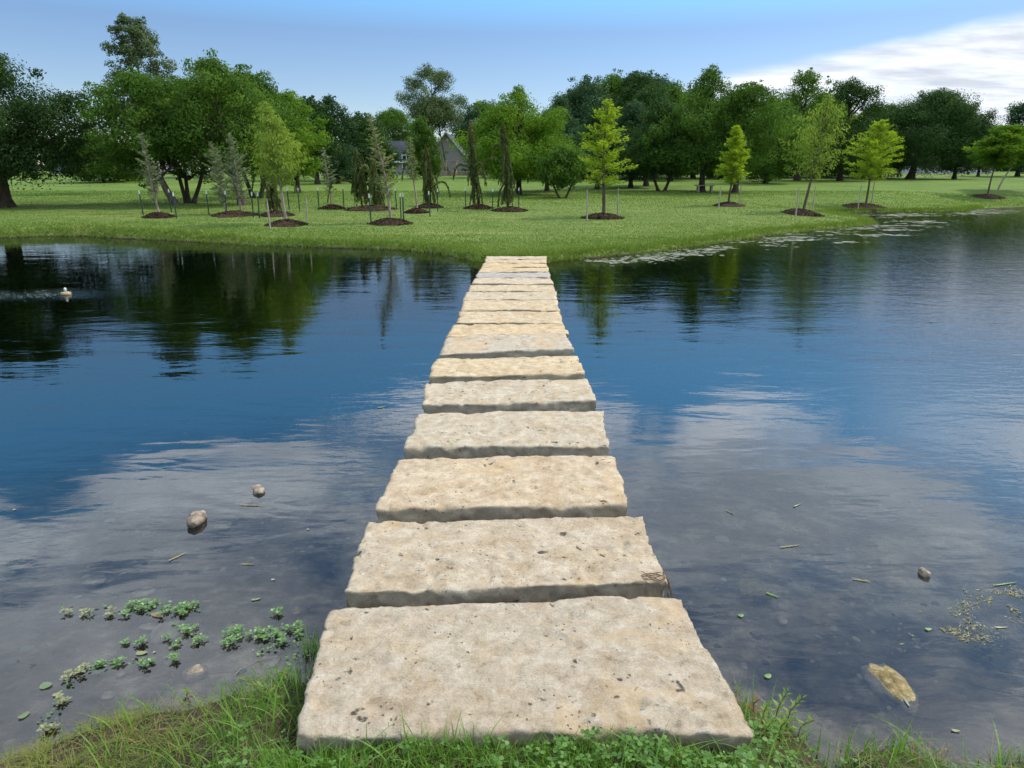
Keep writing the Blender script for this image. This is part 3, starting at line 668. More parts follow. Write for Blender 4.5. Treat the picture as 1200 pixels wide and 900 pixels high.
MOUNDS = []
def mound(px, base, wpx, label, hgt=0.16):
    x, y, z = gr(px, base); zc = y * cT + (CAMZ - z) * sT; rx = wpx / F * zc / 2; ry = rx * 0.95
    r = np.random.default_rng(int(px) + 5)
    nr_, na = 14, 48
    th = np.linspace(0, 2 * np.pi, na, endpoint=False); V = []
    for i in range(nr_ + 1):
        s = i / nr_
        ex = 1 + 0.30 * fbm(np.cos(th) * 1.2 + px, np.sin(th) * 1.2, o=3, seed=80)
        X = np.cos(th) * rx * s * ex; Y = np.sin(th) * ry * s * ex
        h = hgt * (1 - s ** 1.7) * (1 - 0.25 * np.exp(-(s / 0.22) ** 2)) + 0.05 * fbm(X + px, Y, s=6, o=4, seed=81) * (1 - s ** 3)
        Z = terrain(X + x, Y + y) - z + h + (0.012 if s < 1 else -0.03); V.append(np.stack([X, Y, Z], -1))
    V = np.concatenate(V); i = np.arange(nr_)[:, None] * na; j = np.arange(na)[None]; k = (j + 1) % na
    mb = MB(); mb.add(V, [np.stack([i + j, i + na + j, i + na + k, i + k], -1).reshape(-1, 4)])
    # loose bark chips
    n = 900; s = np.sqrt(r.uniform(0, 1.15, n)); t = r.uniform(0, 2 * np.pi, n); X = np.cos(t) * rx * s; Y = np.sin(t) * ry * s
    Z = terrain(X + x, Y + y) - z + hgt * np.clip(1 - s ** 1.7, 0, 1) + r.uniform(0.0, 0.04, n)
    dd = unit(r.standard_normal((n, 3)) * np.array([1, 1, .5])); w = unit(np.cross(unit(r.standard_normal((n, 3)) + np.array([0, 0, 1])), dd))
    mb.leaves(np.stack([X, Y, Z], -1), dd, w, r.uniform(.04, .12, n), r.uniform(.02, .045, n), r.uniform(0, 1, n))
    o = mb.build('mulch_mound', M['mulch'], loc=(x, y, z)); tag(o, label, 'mulch', 'mulch mounds under the young trees')
M['wood_stake'] = simple('weathered_stake_wood', (.36,.32,.25), (.20,.17,.13), 10, 0.9, 0.4, 0.01, 0.1, (1,1,.15))
M['post_green'] = simple('green_painted_post', (.018,.055,.035), (.012,.035,.024), 20, 0.6, 0.2, 0.01, 0.4)
M['post_white'] = simple('white_painted_tip', (.55,.58,.55), (.42,.45,.42), 20, 0.6, 0.2, 0.01, 0.4)
def stake(px, base, top, label):
    x, y, z = gr(px, base); d = ray(px, top); H = max(0.9, CAMZ + d[2] * y / d[1] - z)
    mb = MB(); a = random.uniform(-.035, .035) * H; b = random.uniform(-.02, .02)
    s = np.linspace(0, 1, 5); w = 0.022
    pts = np.stack([a * s, b * s, -0.25 + (H + 0.25) * s], -1)
    mb.tube(pts, [0.010, w * 1.3, w * 1.25, w * 1.2, w * 0.8], 6)
    o = mb.build('wooden_stake', M['wood_stake'], loc=(x, y, z)); tag(o, label, 'stake', 'wooden stakes beside young trees')
def tpost(px, base, top, label):
    x, y, z = gr(px, base); d = ray(px, top); H = max(0.9, CAMZ + d[2] * y / d[1] - z)
    root = empty('metal_post', (x, y, z), label, 'post', 'green metal posts beside young trees', rz=random.uniform(-.6, .6))
    root.rotation_euler[1] = random.uniform(-.04, .04)
    mb = MB(); mb.box(-.022, .022, -.003, .003, -.3, H - .13); mb.box(-.0028, .0028, .0032, .034, -.3, H - .13)
    for k in range(int(H / .06) - 3): mb.box(-.007, .007, -.010, -.0032, .05 + k * .06, .07 + k * .06)
    mb.build('post', M['post_green'], root)
    t = MB(); t.box(-.0235, .0235, -.0045, .0045, H - .13, H); t.box(-.0035, .0035, .0047, .036, H - .13, H); t.build('white_tip', M['post_white'], root)

SAPS = [
 (706,254,115,78,'cypress','cypress','bright yellow-green layered young cypress nearest the stone path',dict(tipx=707,cb=.26,seed=2,dens=1.15,bark='bark',trunk_r=.065,nb=58)),
 (854,241,146,44,'cypress','cypress','small narrow yellow-green cypress sapling left of the grey-green one',dict(tipx=856,cb=.27,seed=5,dens=1.3,bark='bark')),
 (941,249,110,118,'willow','cypress_dull','large airy grey-green young tree at the root of the grassy spit',dict(tipx=957,cb=.26,seed=6,dens=.48,bark='bark',trunk_r=.055,nb=84)),
 (1013,241,140,74,'cypress','cypress','yellow-green young cypress behind the tip of the grassy spit',dict(tipx=1019,cb=.30,seed=8,dens=1.0,bark='bark')),
 (1156,231,148,66,'round','bright','leaning fresh green young tree on the right lawn with one mulch ring',dict(tipx=1167,cb=.40,seed=9,dens=1.5,bark='bark',leaf=.09)),
 (1170,223,150,80,'round','bright','fresh green tree with a pale trunk cut by the right edge',dict(tipx=1204,cb=.38,seed=10,dens=1.6,bark='bark_pale',leaf=.10)),
 (337,262,118,86,'willow','cypress_dull','tall feathery yellow-green sapling nearest the left shore between two wooden stakes',dict(tipx=323,cb=.30,seed=11,dens=.85,nb=100)),
 (459,261,133,46,'sparse','pale_conifer','tall thin pale conifer with leaning bare white stem nearest the water',dict(tipx=441,cb=.22,seed=12,dens=1.2,nb=90)),
 (388,243,172,32,'sparse','blue','small wispy bluish conifer standing alone behind the tall feathery sapling',dict(tipx=385,cb=.22,seed=13,dens=1.2)),
 (488,247,160,18,'slim','pale_conifer','very slender yellowish sapling just left of the first rust-tipped conifer',dict(tipx=484,cb=.40,seed=14)),
 (186,250,156,34,'hook','blue','bluish conifer with a tip bent over, leftmost of the planted young trees',dict(tipx=178,cb=.14,seed=15,dens=1.3)),
 (266,250,166,42,'blue','blue','left of two bluish young cedars growing side by side',dict(tipx=256,cb=.12,seed=16,dens=1.3)),
 (284,251,156,44,'blue','blue','right and slightly taller of two bluish young cedars side by side',dict(tipx=279,cb=.16,seed=17,dens=1.2)),
 (322,249,178,36,'weep','weeping','dark weeping conifer behind the tall feathery sapling',dict(tipx=321,cb=.25,seed=2,dens=1.4,bark='bark_dark')),
 (425,243,172,46,'weep','weeping','bushy weeping conifer with arms spread left, left of the pale conifer',dict(tipx=421,cb=.25,seed=4,dens=1.3,bark='bark_dark')),
 (442,244,182,32,'weep','weeping','weeping conifer half hidden behind the tall pale conifer',dict(tipx=440,cb=.25,seed=6,dens=1.3,bark='bark_dark')),
 (504,241,172,38,'weep','weeping','weeping conifer with a rusty top standing before the dense columnar tree',dict(tipx=502,cb=.25,seed=1,dens=1.5,bark='bark_dark')),
 (562,243,144,32,'weep','weeping','tall weeping conifer with a long rusty leader bent left',dict(tipx=551,cb=.22,seed=3,dens=1.4,bark='bark_dark')),
 (596,246,142,34,'weep','weeping','tallest weeping conifer, greenish throughout, nearest the stone path',dict(tipx=590,cb=.22,seed=5,dens=1.6,bark='bark_dark')),
]
for s in SAPS: sapling(*s[:7], name='weeping_conifer' if s[4] == 'weep' else ('young_conifer' if s[4] in ('sparse','blue','hook','slim') else 'young_tree'), group='young planted trees on the far bank', **s[7])
for px, b, w, l in [
 (706,256,48,'mulch mound under the bright yellow-green young cypress near the path'),
 (854,241.5,34,'mulch mound under the small narrow yellow-green sapling'),
 (940,251,46,'mulch mound under the airy grey-green tree on the spit'),
 (1013,243,46,'wide mulch mound behind the tip of the spit'),
 (1157,231.5,36,'neat dark mulch ring under the leaning tree on the right'),
 (336,264,46,'mulch mound nearest the water at the left, under the feathery sapling'),
 (457,262.5,50,'mulch mound under the tall pale conifer near the water'),
 (389,245,30,'mulch mound under the lone wispy bluish conifer'),
 (488,249.5,28,'small mulch mound under the very slender yellowish sapling'),
 (503,243,32,'mulch mound under the rusty-topped weeping conifer'),
 (561,244.5,34,'mulch mound under the conifer with the long rusty leader'),
 (597,247.5,42,'mulch mound under the tallest weeping conifer by the path'),
 (186,255,34,'mulch mound under the leftmost bent-tip conifer'),
 (276,253,52,'long mulch bed shared by two bluish cedars'),
 (324,253,40,'mulch mound under the dark weeping conifer at the left'),
 (434,246,60,'broad mulch bed under two weeping conifers'),
]: mound(px, b, w, l)
for px, b, t, l in [
 (688,259,222,'stake left of the bright yellow-green cypress'),(724,254,220,'stake right of the bright yellow-green cypress'),
 (842,244,219,'thin stake left of the small yellow-green sapling'),(866,240,215,'thin stake right of the small yellow-green sapling'),
 (932,255,220,'leaning stake left of the airy tree on the spit'),(952,247,216,'stake right of the airy tree on the spit'),
 (1005,246,217,'thin stake left of the cypress behind the spit'),(1021,240,213,'thin stake right of the cypress behind the spit'),
 (317,268,236,'pale stake left of the feathery sapling near the water'),(360.5,261,231,'pale stake right of the feathery sapling near the water'),
]: stake(px, b, t, 'weathered wooden ' + l)
for px, b, t, l in [
 (435,263,227,'left of the tall pale conifer, near the water'),(473,260,226,'right of the tall pale conifer, the taller of a close pair'),(470,257,228,'just left of another in a close pair by the pale conifer'),
 (504,254,224,'in front of the rusty-topped weeping conifer'),(513,248,224,'right of the rusty-topped weeping conifer'),
 (546,246,223,'left of the conifer with the long rusty leader'),(577,248,223,'between the two tallest weeping conifers'),(608,246,223,'right of the tallest weeping conifer'),
 (297,255,230,'left of a close pair beside the right bluish cedar'),(304,256,232,'right of a close pair beside the right bluish cedar'),
 (245,252,232,'left of the two bluish cedars'),(266,253,234,'in front of the left bluish cedar'),
 (168,252,236,'left of the bent-tip conifer'),(207,256,238,'right of the bent-tip conifer'),(201,249,235,'behind and right of the bent-tip conifer'),
 (339,246,228,'behind the tall feathery sapling'),(351,247,229,'just right of the one behind the feathery sapling'),
 (374,246,229,'left of the lone wispy bluish conifer'),(403,243,229,'right of the lone wispy bluish conifer'),
 (457,245,227,'in the lawn behind the pale conifer'),(465,246,229,'in the lawn behind the close pair near the pale conifer'),
]: tpost(px, b, t, 'white-tipped green post ' + l)

# ------------------------------------------------------------------ far wood closing the view
def wood():
    r = np.random.default_rng(5); lb = MB()
    xs = np.linspace(-150, 150, 230) + r.uniform(-1, 1, 230); cs = []
    for x in xs:
        y = 128 + r.uniform(-6, 8) + abs(x) * 0.02
        for k in range(4): cs.append((x + r.uniform(-2, 2), y + r.uniform(-3, 3), 2.0 + r.uniform(-.5, 5.2) + 1.2 * vn(x * .08, 0., seed=3), r.uniform(1.2, 2.2)))
    for x in np.linspace(-10, 48, 80): cs.append((x + r.uniform(-.6, .6), 96 + r.uniform(-4, 6), 1.6 + r.uniform(0, 2.4), r.uniform(.9, 1.5)))
    C = np.array(cs); n = 260; idx = np.repeat(np.arange(len(C)), n); N = len(idx)
    dv = unit(r.standard_normal((N, 3))); c = C[idx, :3] + dv * (r.uniform(0, 1, N) ** .4 * C[idx, 3])[:, None]
    c[:, 2] = np.maximum(c[:, 2], 1.3)
    dd = unit(r.standard_normal((N, 3))); w = unit(np.cross(unit(r.standard_normal((N, 3)) + dv), dd)); L = r.uniform(.3, .6, N)
    lb.leaves(c, dd, w, L, L * .6, np.clip(.5 + .25 * r.standard_normal(len(C)), 0, 1)[idx])
    o = lb.build('far_wood', M['dark']); tag(o, 'dark far-off wood and undergrowth closing the lawn behind the trees', 'wood', kind='stuff')
wood()

# ------------------------------------------------------------------ houses
M['siding'] = simple('taupe_siding', (.27,.235,.205), (.24,.21,.18), 5, 0.85, 0.2, 0.01, 0.2, (1,1,6))
M['siding_pale'] = simple('pale_siding', (.52,.49,.45), (.44,.41,.38), 5, 0.85, 0.2, 0.01, 0.2, (1,1,6))
M['roofing'] = simple('dark_grey_shingles', (.062,.064,.075), (.042,.044,.052), 6, 0.9, 0.5, 0.02, 0.2)
M['roofing_brown'] = simple('brown_shingles', (.13,.105,.09), (.09,.07,.06), 6, 0.9, 0.5, 0.02, 0.2)
M['trim'] = simple('white_trim', (.6,.6,.58), (.55,.55,.53), 6, 0.6)
M['fascia'] = simple('orange_brown_fascia', (.30,.12,.055), (.24,.09,.04), 6, 0.6)
M['brick'] = simple('red_brown_brick', (.24,.13,.10), (.16,.09,.07), 14, 0.9)
M['terrace'] = simple('tan_terrace_stone', (.34,.27,.21), (.19,.15,.12), 7, 0.9, 0.8, 0.05)
mg, ntg, og = newmat('window_glass'); bsdf(ntg, og, ramp(ntg, noise(ntg, coords(ntg), 3), [(.3, (.015,.018,.02)), (.7, (.04,.045,.05))]), 0.08, None, 0.6); M['glass'] = mg
def gable(px0, px1, Y, eave_y, ridge_y, depth, label, wall='siding', roof='roofing', axis='x', wins=(), chimney=None, ov=0.35, name='house'):
    """axis x: ridge along x (roof plane faces the pond); axis y: gable end faces the pond"""
    zc = Y * cT; x0, x1 = (px0 - 600) / F * zc, (px1 - 600) / F * zc; cx = (x0 + x1) / 2
    zg = tz(cx, Y); up = lambda py: CAMZ + ray(600, py)[2] * Y / ray(600, py)[1] - zg
    ze, zr = up(eave_y), up(ridge_y); hw = (x1 - x0) / 2
    root = empty(name, (cx, Y, zg), label, 'house')
    w = MB()
    if axis == 'x':
        w.add([(-hw,0,-.4),(hw,0,-.4),(hw,depth,-.4),(-hw,depth,-.4),(-hw,0,ze),(hw,0,ze),(hw,depth,ze),(-hw,depth,ze),(-hw,depth/2,zr-.1),(hw,depth/2,zr-.1)],
              [np.array([(0,1,5,4),(2,3,7,6),(1,2,6,5),(3,0,4,7)]), np.array([(4,8,7),(5,6,9)])])
        r_ = MB(); s = (zr - ze) / (depth / 2); a = ov
        r_.add([(-hw-a,-a,ze-a*s),(hw+a,-a,ze-a*s),(hw+a,depth/2,zr),(-hw-a,depth/2,zr),(hw+a,depth+a,ze-a*s),(-hw-a,depth+a,ze-a*s)]+
               [(-hw-a,-a,ze-a*s+.14),(hw+a,-a,ze-a*s+.14),(hw+a,depth/2,zr+.14),(-hw-a,depth/2,zr+.14),(hw+a,depth+a,ze-a*s+.14),(-hw-a,depth+a,ze-a*s+.14)],
               [np.array([(0,3,2,1),(3,5,4,2),(6,7,8,9),(9,8,10,11),(0,1,7,6),(5,11,10,4),(1,2,8,7),(2,4,10,8),(0,6,9,3),(3,9,11,5)])])
        f = MB(); f.box(-hw-a, hw+a, -a-.06, -a-.003, ze-a*s-.12, ze-a*s+.13)
    else:
        w.add([(-hw,0,-.4),(hw,0,-.4),(hw,depth,-.4),(-hw,depth,-.4),(-hw,0,ze),(hw,0,ze),(hw,depth,ze),(-hw,depth,ze),(0,0,zr-.1),(0,depth,zr-.1)],
              [np.array([(0,1,5,4),(2,3,7,6),(1,2,6,5),(3,0,4,7)]), np.array([(4,5,8),(6,7,9)])])
        r_ = MB(); s = (zr - ze) / hw; a = ov; E = ze - a * s
        r_.add([(-hw-a,-a,E),(0,-a,zr),(hw+a,-a,E),(hw+a,depth+a,E),(0,depth+a,zr),(-hw-a,depth+a,E)]+[(-hw-a,-a,E+.15),(0,-a,zr+.15),(hw+a,-a,E+.15),(hw+a,depth+a,E+.15),(0,depth+a,zr+.15),(-hw-a,depth+a,E+.15)],
               [np.array([(0,1,4,5),(1,2,3,4),(6,11,10,7),(7,10,9,8),(0,6,7,1),(1,7,8,2),(5,4,10,11),(4,3,9,10),(0,5,11,6),(2,8,9,3)])])
        f = MB(); f.add([(-hw-a,-a-.05,E-.05),(0,-a-.05,zr-.05),(hw+a,-a-.05,E-.05),(hw+a,-a-.05,E+.16),(0,-a-.05,zr+.16),(-hw-a,-a-.05,E+.16)], [np.array([(0,1,4,5),(1,2,3,4)])])
    w.build('wall', M[wall], root); rf = r_.build('roof', M[roof], root); f.build('fascia', M['fascia' if name == 'house_wing' else 'trim'], root)
    for (wx, wz, ww, wh) in wins:
        b = MB(); b.box(wx-ww/2, wx+ww/2, -.04, -.006, wz, wz+wh); wo = b.build('window', M['glass'], root)
        b = MB()
        for (a0,a1,b0,b1) in ((wx-ww/2-.1,wx-ww/2,wz-.1,wz+wh+.1),(wx+ww/2,wx+ww/2+.1,wz-.1,wz+wh+.1),(wx-ww/2,wx+ww/2,wz-.1,wz),(wx-ww/2,wx+ww/2,wz+wh,wz+wh+.1),(wx-.03,wx+.03,wz,wz+wh)): b.box(a0,a1,-.08,-.003,b0,b1)
        b.build('frame', M['trim'], wo)
    if chimney:
        b = MB(); cxm, cw, ct = chimney; b.box(cxm-cw/2, cxm+cw/2, depth/2-.4, depth/2+.5, ze-.3, up(ct)); b.box(cxm-cw/2-.08, cxm+cw/2+.08, depth/2-.48, depth/2+.58, up(ct)+.002, up(ct)+.12); b.build('chimney', M['brick'], rf)
    return root
gable(408, 482, 94, 188, 164.5, 9, 'taupe house with a dark grey roof seen between the trees', wins=((-1.2,.9,1.1,1.4),(3.6,.9,1.0,1.5)))
gable(499, 549, 96, 187, 156, 10, 'taupe gabled house with steep dark roof right of the columnar tree', axis='y', wins=((-1.4,1.0,1.0,1.3),))
gable(550.5, 590, 99, 184.5, 170, 7, 'low grey-roofed house wing with an orange brown eave', name='house_wing', wins=((-.3,.6,1.8,1.7),))
gable(566, 600, 109, 176, 158, 9, 'grey roof peak glimpsed left of the large bright cypress', wins=((0,1,1,1.2),), axis='y')
gable(158, 222, 96, 200, 183, 9, 'pale low house seen under the left tree group', wall='siding_pale', roof='siding', wins=((-2,.5,1,1.1),(1.5,.5,1,1.1)))
gable(60, 124, 98, 206, 186, 9, 'white walled house behind the dark left tree', wall='siding_pale', wins=((2,.3,1,1),))
gable(1040, 1162, 100, 186, 158, 11, 'long pale house with brown roof and brick chimney at the right', wall='siding_pale', roof='roofing_brown', wins=((-5,.7,1.4,1.2),(-2,.7,1.4,1.2),(1.2,.7,1.8,1.2),(4.2,.7,1.8,1.2)), chimney=(5.4,1.2,143))
# terrace by the gabled house
def rough_box(mb, x0, x1, y0, y1, z0, z1, s=.04):
    v = np.array([(x0,y0,z0),(x1,y0,z0),(x1,y1,z0),(x0,y1,z0),(x0,y0,z1),(x1,y0,z1),(x1,y1,z1),(x0,y1,z1)]) + rng.uniform(-s, s, (8, 3))
    mb.add(v, [np.array([(0,3,2,1),(4,5,6,7),(0,1,5,4),(1,2,6,5),(2,3,7,6),(3,0,4,7)])])
Yt = 88; xw = lambda px: (px - 600) / F * Yt * cT
b = MB(); z = 1.55
for row in range(4):
    xx = xw(496) + (row % 2) * .25
    while xx < xw(572):
        w = random.uniform(.45, .9); rough_box(b, xx, xx + w - .05, Yt, Yt + .4, z - .1 + row * .22, z + .09 + row * .22, .025); xx += w
tag(b.build('stone_wall', M['terrace'], loc=(0, 0, 0)), 'low tan stone terrace wall before the gabled house', 'wall')
for px, l in ((521, 'left'), (533, 'right')):
    b = MB()
    for k in range(7): rough_box(b, -.33, .33, -.33, .33, k * .25, k * .25 + .22, .02)
    b.box(-.42, .42, -.42, .42, 1.76, 1.86)
    o = b.build('stone_pillar', M['terrace'], loc=(xw(px), Yt - .9, 1.65)); tag(o, l + ' of two stone pillars on the terrace by the gabled house', 'pillar', 'terrace pillars')

# bench at the foot of the tall dark cypress
x, y, z = gr(822, 224.5)
rt = empty('park_bench', (x, y - .7, tz(x, y - .7)), 'small pale bench at the foot of the tall dark green cypress', 'bench')
b = MB(); b.box(-.6, .6, -.2, -.02, .38, .43); b.box(-.6, .6, .02, .2, .38, .43); b.build('seat', M['wood_stake'], rt)
for s in (-1, 1):
    b = MB(); b.box(s * .42 - .05, s * .42 + .05, -.18, .18, -.05, .377); b.build('leg', M['wood_stake'], rt)

# ------------------------------------------------------------------ grass on the far bank and the near bank (stuff)
M['lawn_blade'] = leafmat('lawn_blades', (.115,.178,.030), (.085,.140,.022), (.165,.205,.048), 0.35, 0.6, 0.15)
M['near_blade'] = leafmat('near_grass_blades', (.095,.195,.022), (.055,.125,.016), (.16,.27,.04), 0.4, 0.5, 0.2)
M['olive_blade'] = leafmat('olive_matted_grass', (.15,.17,.035), (.085,.10,.025), (.24,.23,.07), 0.35, 0.6, 0.15)
M['clover'] = leafmat('clover_leaves', (.075,.165,.026), (.05,.115,.02), (.13,.225,.04), 0.35, 0.5, 0.25)
M['dead'] = leafmat('dead_straw', (.20,.14,.07), (.11,.075,.04), (.33,.26,.15), 0.2, 0.8, 0.1)
def far_grass():
    r = np.random.default_rng(3); N = 560000
    y = 15.0 + 32 * r.uniform(0, 1, N) ** 1.5; x = r.uniform(-1, 1, N) * (y * 0.80 + 0.5)
    sd = sdist(x, y); k = sd > 0.0
    # finer, taller fringe at the edge of the water
    fr = r.uniform(0, 1, N) < np.clip(1.2 - sd / 4, 0.45, 1); k &= fr
    x, y, sd = x[k], y[k], sd[k]; z = terrain(x, y); k = z > 0.012; x, y, z, sd = x[k], y[k], z[k], sd[k]; n = len(x)
    h = r.uniform(.022, .048, n) * np.clip(y / 30, .9, 1.5) * (1 + 1.1 * np.exp(-sd / .35) * r.uniform(0, 1, n)) * (1 + .4 * fbm(x, y, s=.8, o=3, seed=91)); w = r.uniform(.008, .018, n) * np.clip(y / 28, 1, 1.6)
    a = r.uniform(0, np.pi, n); l = r.standard_normal((n, 2)) * .5 * h[:, None]
    b = np.stack([x, y, z - .005], -1); s = np.stack([np.cos(a) * w, np.sin(a) * w, 0 * a], -1)
    V = np.stack([b - s, b + s, b + np.stack([l[:, 0], l[:, 1], h], -1)], 1).reshape(-1, 3)
    t = np.clip(.5 + .45 * fbm(x, y * 2, s=.5, o=4, seed=92) * 1.6, 0, 1)
    # longer blades leaning over the lip of the bank
    N = 900000; x2 = r.uniform(-1, 1, N) * 30; y2 = r.uniform(15, 40, N); k = np.abs(x2) < y2 * .8; x2, y2 = x2[k], y2[k]; s2 = sdist(x2, y2); k = (s2 > -.06) & (s2 < .42); x2, y2, s2 = x2[k], y2[k], s2[k]
    z2 = terrain(x2, y2); m2 = len(x2); h2 = r.uniform(.05, .13, m2) * (1 + .5 * fbm(x2, y2, s=1.3, o=2, seed=93)) * np.where(r.uniform(0, 1, m2) < .05, 1.7, 1); w2 = r.uniform(.008, .016, m2) * np.clip(y2 / 24, 1, 1.5); a2 = r.uniform(0, np.pi, m2); l2 = r.standard_normal((m2, 2)) * .6 * h2[:, None]; l2[:, 1] -= .3 * h2
    b2 = np.stack([x2, y2, np.maximum(z2, 0) - .005], -1); q2 = np.stack([np.cos(a2) * w2, np.sin(a2) * w2, 0 * a2], -1)
    V = np.concatenate([V, np.stack([b2 - q2, b2 + q2, b2 + np.stack([l2[:, 0], l2[:, 1], h2], -1)], 1).reshape(-1, 3)]); t = np.concatenate([t, r.uniform(.1, .9, m2)]); n += m2
    mb = MB(); mb.add(V, [np.arange(3 * n).reshape(-1, 3)], np.repeat(t, 3))
    tag(mb.build('lawn_grass', M['lawn_blade']), 'short mown grass of the far lawn down to the water edge', 'grass', kind='stuff')
far_grass()
def blades(mb, x, y, z, h, w, lean, r, seg=4, a=None):
    n = len(x); a = r.uniform(0, 2 * np.pi, n) if a is None else a; ca, sa = np.cos(a), np.sin(a)
    s = np.linspace(0, 1, seg + 1); rows = []
    for k in range(seg + 1):
        q = s[k]; off = lean * h * q ** 1.9; zz = h * (q - 0.35 * np.clip(lean, 0, 1.6) * q ** 2.4)
        wid = w * (1 - q ** 1.6) * (0.75 + 0.5 * q) + 0.0003
        c = np.stack([x + ca * off, y + sa * off, z + zz], -1); sd_ = np.stack([-sa * wid / 2, ca * wid / 2, 0 * wid], -1)
        rows += [c - sd_, c + sd_]
    V = np.stack(rows, 1).reshape(-1, 3); K = 2 * (seg + 1); base = np.arange(n)[:, None] * K
    F_ = np.concatenate([base + np.array([2*k, 2*k+1, 2*k+3, 2*k+2]) for k in range(seg)], 0)
    mb.add(V, [F_], np.repeat(np.clip(r.normal(.5, .25, n), 0, 1), K))
def near_grass():
    r = np.random.default_rng(8)
    def scat(N, x0, x1, y0, y1, edge=0.0):
        x = r.uniform(x0, x1, N); y = r.uniform(y0, y1, N); sd = sdist(x, y); z = terrain(x, y)
        k = (sd > edge) & ~((np.abs(x) < .70) & (y > 1.66)); return x[k], y[k], np.maximum(z[k], 0) - .01, sd[k]
    # matted olive turf at left
    x, y, z, sd = scat(30000, -2.3, -.66, 1.05, 2.0, -.03); g = MB()
    k = r.uniform(0, 1, len(x)) < np.where(fbm(x, y, s=5, o=3, seed=101) > -.12, 1, .25); x, y, z = x[k], y[k], z[k]
    dens = np.clip((-.95 - x) * 2.2, 0, 1); kk = r.uniform(0, 1, len(x)) < dens
    hk = r.uniform(.02, .075, kk.sum()); blades(g, x[kk], y[kk], z[kk], hk, r.uniform(.0016, .0032, kk.sum()), r.uniform(.2, 1.9, kk.sum()), r)
    tag(g.build('matted_turf', M['olive_blade']), 'matted olive turf on the near bank at the bottom left', 'grass', kind='stuff')
    g = MB(); x, y, z, sd = scat(4200, -2.2, 2.2, 1.1, 2.1, -.04)
    blades(g, x, y, z, r.uniform(.02, .07, len(x)), r.uniform(.0012, .0026, len(x)), r.uniform(1, 2.4, len(x)), r)
    tag(g.build('dead_straw', M['dead']), 'dead straw lying through the near bank grass', 'grass', kind='stuff')
    # fresh green grass
    g = MB(); kk = ~kk; kk &= r.uniform(0, 1, len(kk)) < .0 if False else kk
    x, y, z, sd = scat(34000, -2.3, 2.4, 1.0, 2.25, -.035)
    wgt = np.where(x < -.6, np.clip(.22 + (x + 1.25) * 1.0, .12, .6), np.where(x < .72, 1.0, .85))
    k = r.uniform(0, 1, len(x)) < wgt * np.where(fbm(x, y, s=7, o=3, seed=102) > -.05, 1, .22); x, y, z = x[k], y[k], z[k]; n = len(x)
    hh = r.uniform(.02, .06, n) * (1.1 + .8 * fbm(x, y, s=5, o=2, seed=103)) * np.where(r.uniform(0, 1, n) < .1, 1.7, 1) * np.where((x > -1.1) & (x < -.6), 1.35, 1) * np.where(np.abs(x) < .66, 1.25, 1)
    blades(g, x, y, z, hh, r.uniform(.0022, .0046, n), r.uniform(.1, 1.0, n), r)
    n = 2600; xx = r.uniform(-.75, .72, n); yy = r.uniform(1.50, 1.665, n); blades(g, xx, yy, terrain(xx, yy) - .01, r.uniform(.03, .085, n), r.uniform(.0025, .0048, n), r.uniform(.1, .8, n), r)
    # longer single blades
    n = 900; x = r.uniform(-1.35, 2.3, n); y = r.uniform(1.4, 1.98, n); sd = sdist(x, y); k = (sd > -.03) & ~((np.abs(x) < .71) & (y > 1.64)); x, y = x[k], y[k]; n = len(x)
    blades(g, x, y, np.maximum(terrain(x, y), 0) - .01, r.uniform(.06, .15, n), r.uniform(.0032, .0075, n), r.uniform(.2, 1.5, n), r, 6)
    tag(g.build('bank_grass', M['near_blade']), 'fresh green grass along the near bank in front of the first slab', 'grass', kind='stuff')
    # clover: three leaflets per leaf
    g = MB(); n = 850; x = np.concatenate([r.normal(.45, .22, n - 300), r.uniform(-.9, 1.1, 300)]); y = r.uniform(1.25, 1.80, n); sd = sdist(x, y)
    k = (sd > 0) & ~((np.abs(x) < .70) & (y > 1.655)); x, y = x[k], y[k]; n = len(x); z = terrain(x, y) + r.uniform(.025, .07, n)
    a0 = r.uniform(0, 2 * np.pi, n); sz = r.uniform(.006, .018, n)
    for j in range(3):
        a = a0 + j * 2.094; dd = unit(np.stack([np.cos(a), np.sin(a), r.uniform(-.15, .35, n)], -1)); w = unit(np.cross(np.array([0, 0, 1.]) + .25 * r.standard_normal((n, 3)), dd))
        c = np.stack([x, y, z], -1) + dd * sz[:, None] * .55
        L = sz[:, None]; V = np.stack([c - dd*L*.55, c - dd*L*.1 + w*L*.42, c + dd*L*.42 + w*L*.38, c + dd*L*.5, c + dd*L*.42 - w*L*.38, c - dd*L*.1 - w*L*.42], 1).reshape(-1, 3)
        g.add(V, [np.arange(6 * n).reshape(-1, 6)], np.repeat(r.uniform(0, 1, n), 6))
    tag(g.build('clover_patch', M['clover']), 'clover leaves among the grass before the first slab', 'clover', kind='stuff')
near_grass()

# ------------------------------------------------------------------ single plants on the near bank
def tuft(px, py, n, h, wid, label, spread=.03, mat='near_blade', name='grass_tuft', lean=(.05, .45), ang=None, z0=None):
    x, y = at(px, py, 0.02); r = np.random.default_rng(int(px + py)); z = max(0, tz(x, y)) if z0 is None else z0
    g = MB(); xx = r.normal(0, spread, n); yy = r.normal(0, spread, n)
    blades(g, xx, yy, np.full(n, -.03), r.uniform(.5, 1, n) * h, r.uniform(.7, 1.2, n) * wid, r.uniform(*lean, n), r, 7, None if ang is None else r.normal(ang, .6, n))
    return tag(g.build(name, M[mat], loc=(x, y, z)), label, 'grass', 'grass tufts of the near bank')
tuft(368,762,34,.17,.006,'upright grass tuft growing from the water against the left side of the first slab',.022,lean=(.05,.35))
tuft(352,868,9,.17,.008,'broad-bladed grass tuft leaning over the front left corner of the first slab',.02,lean=(.2,.8))
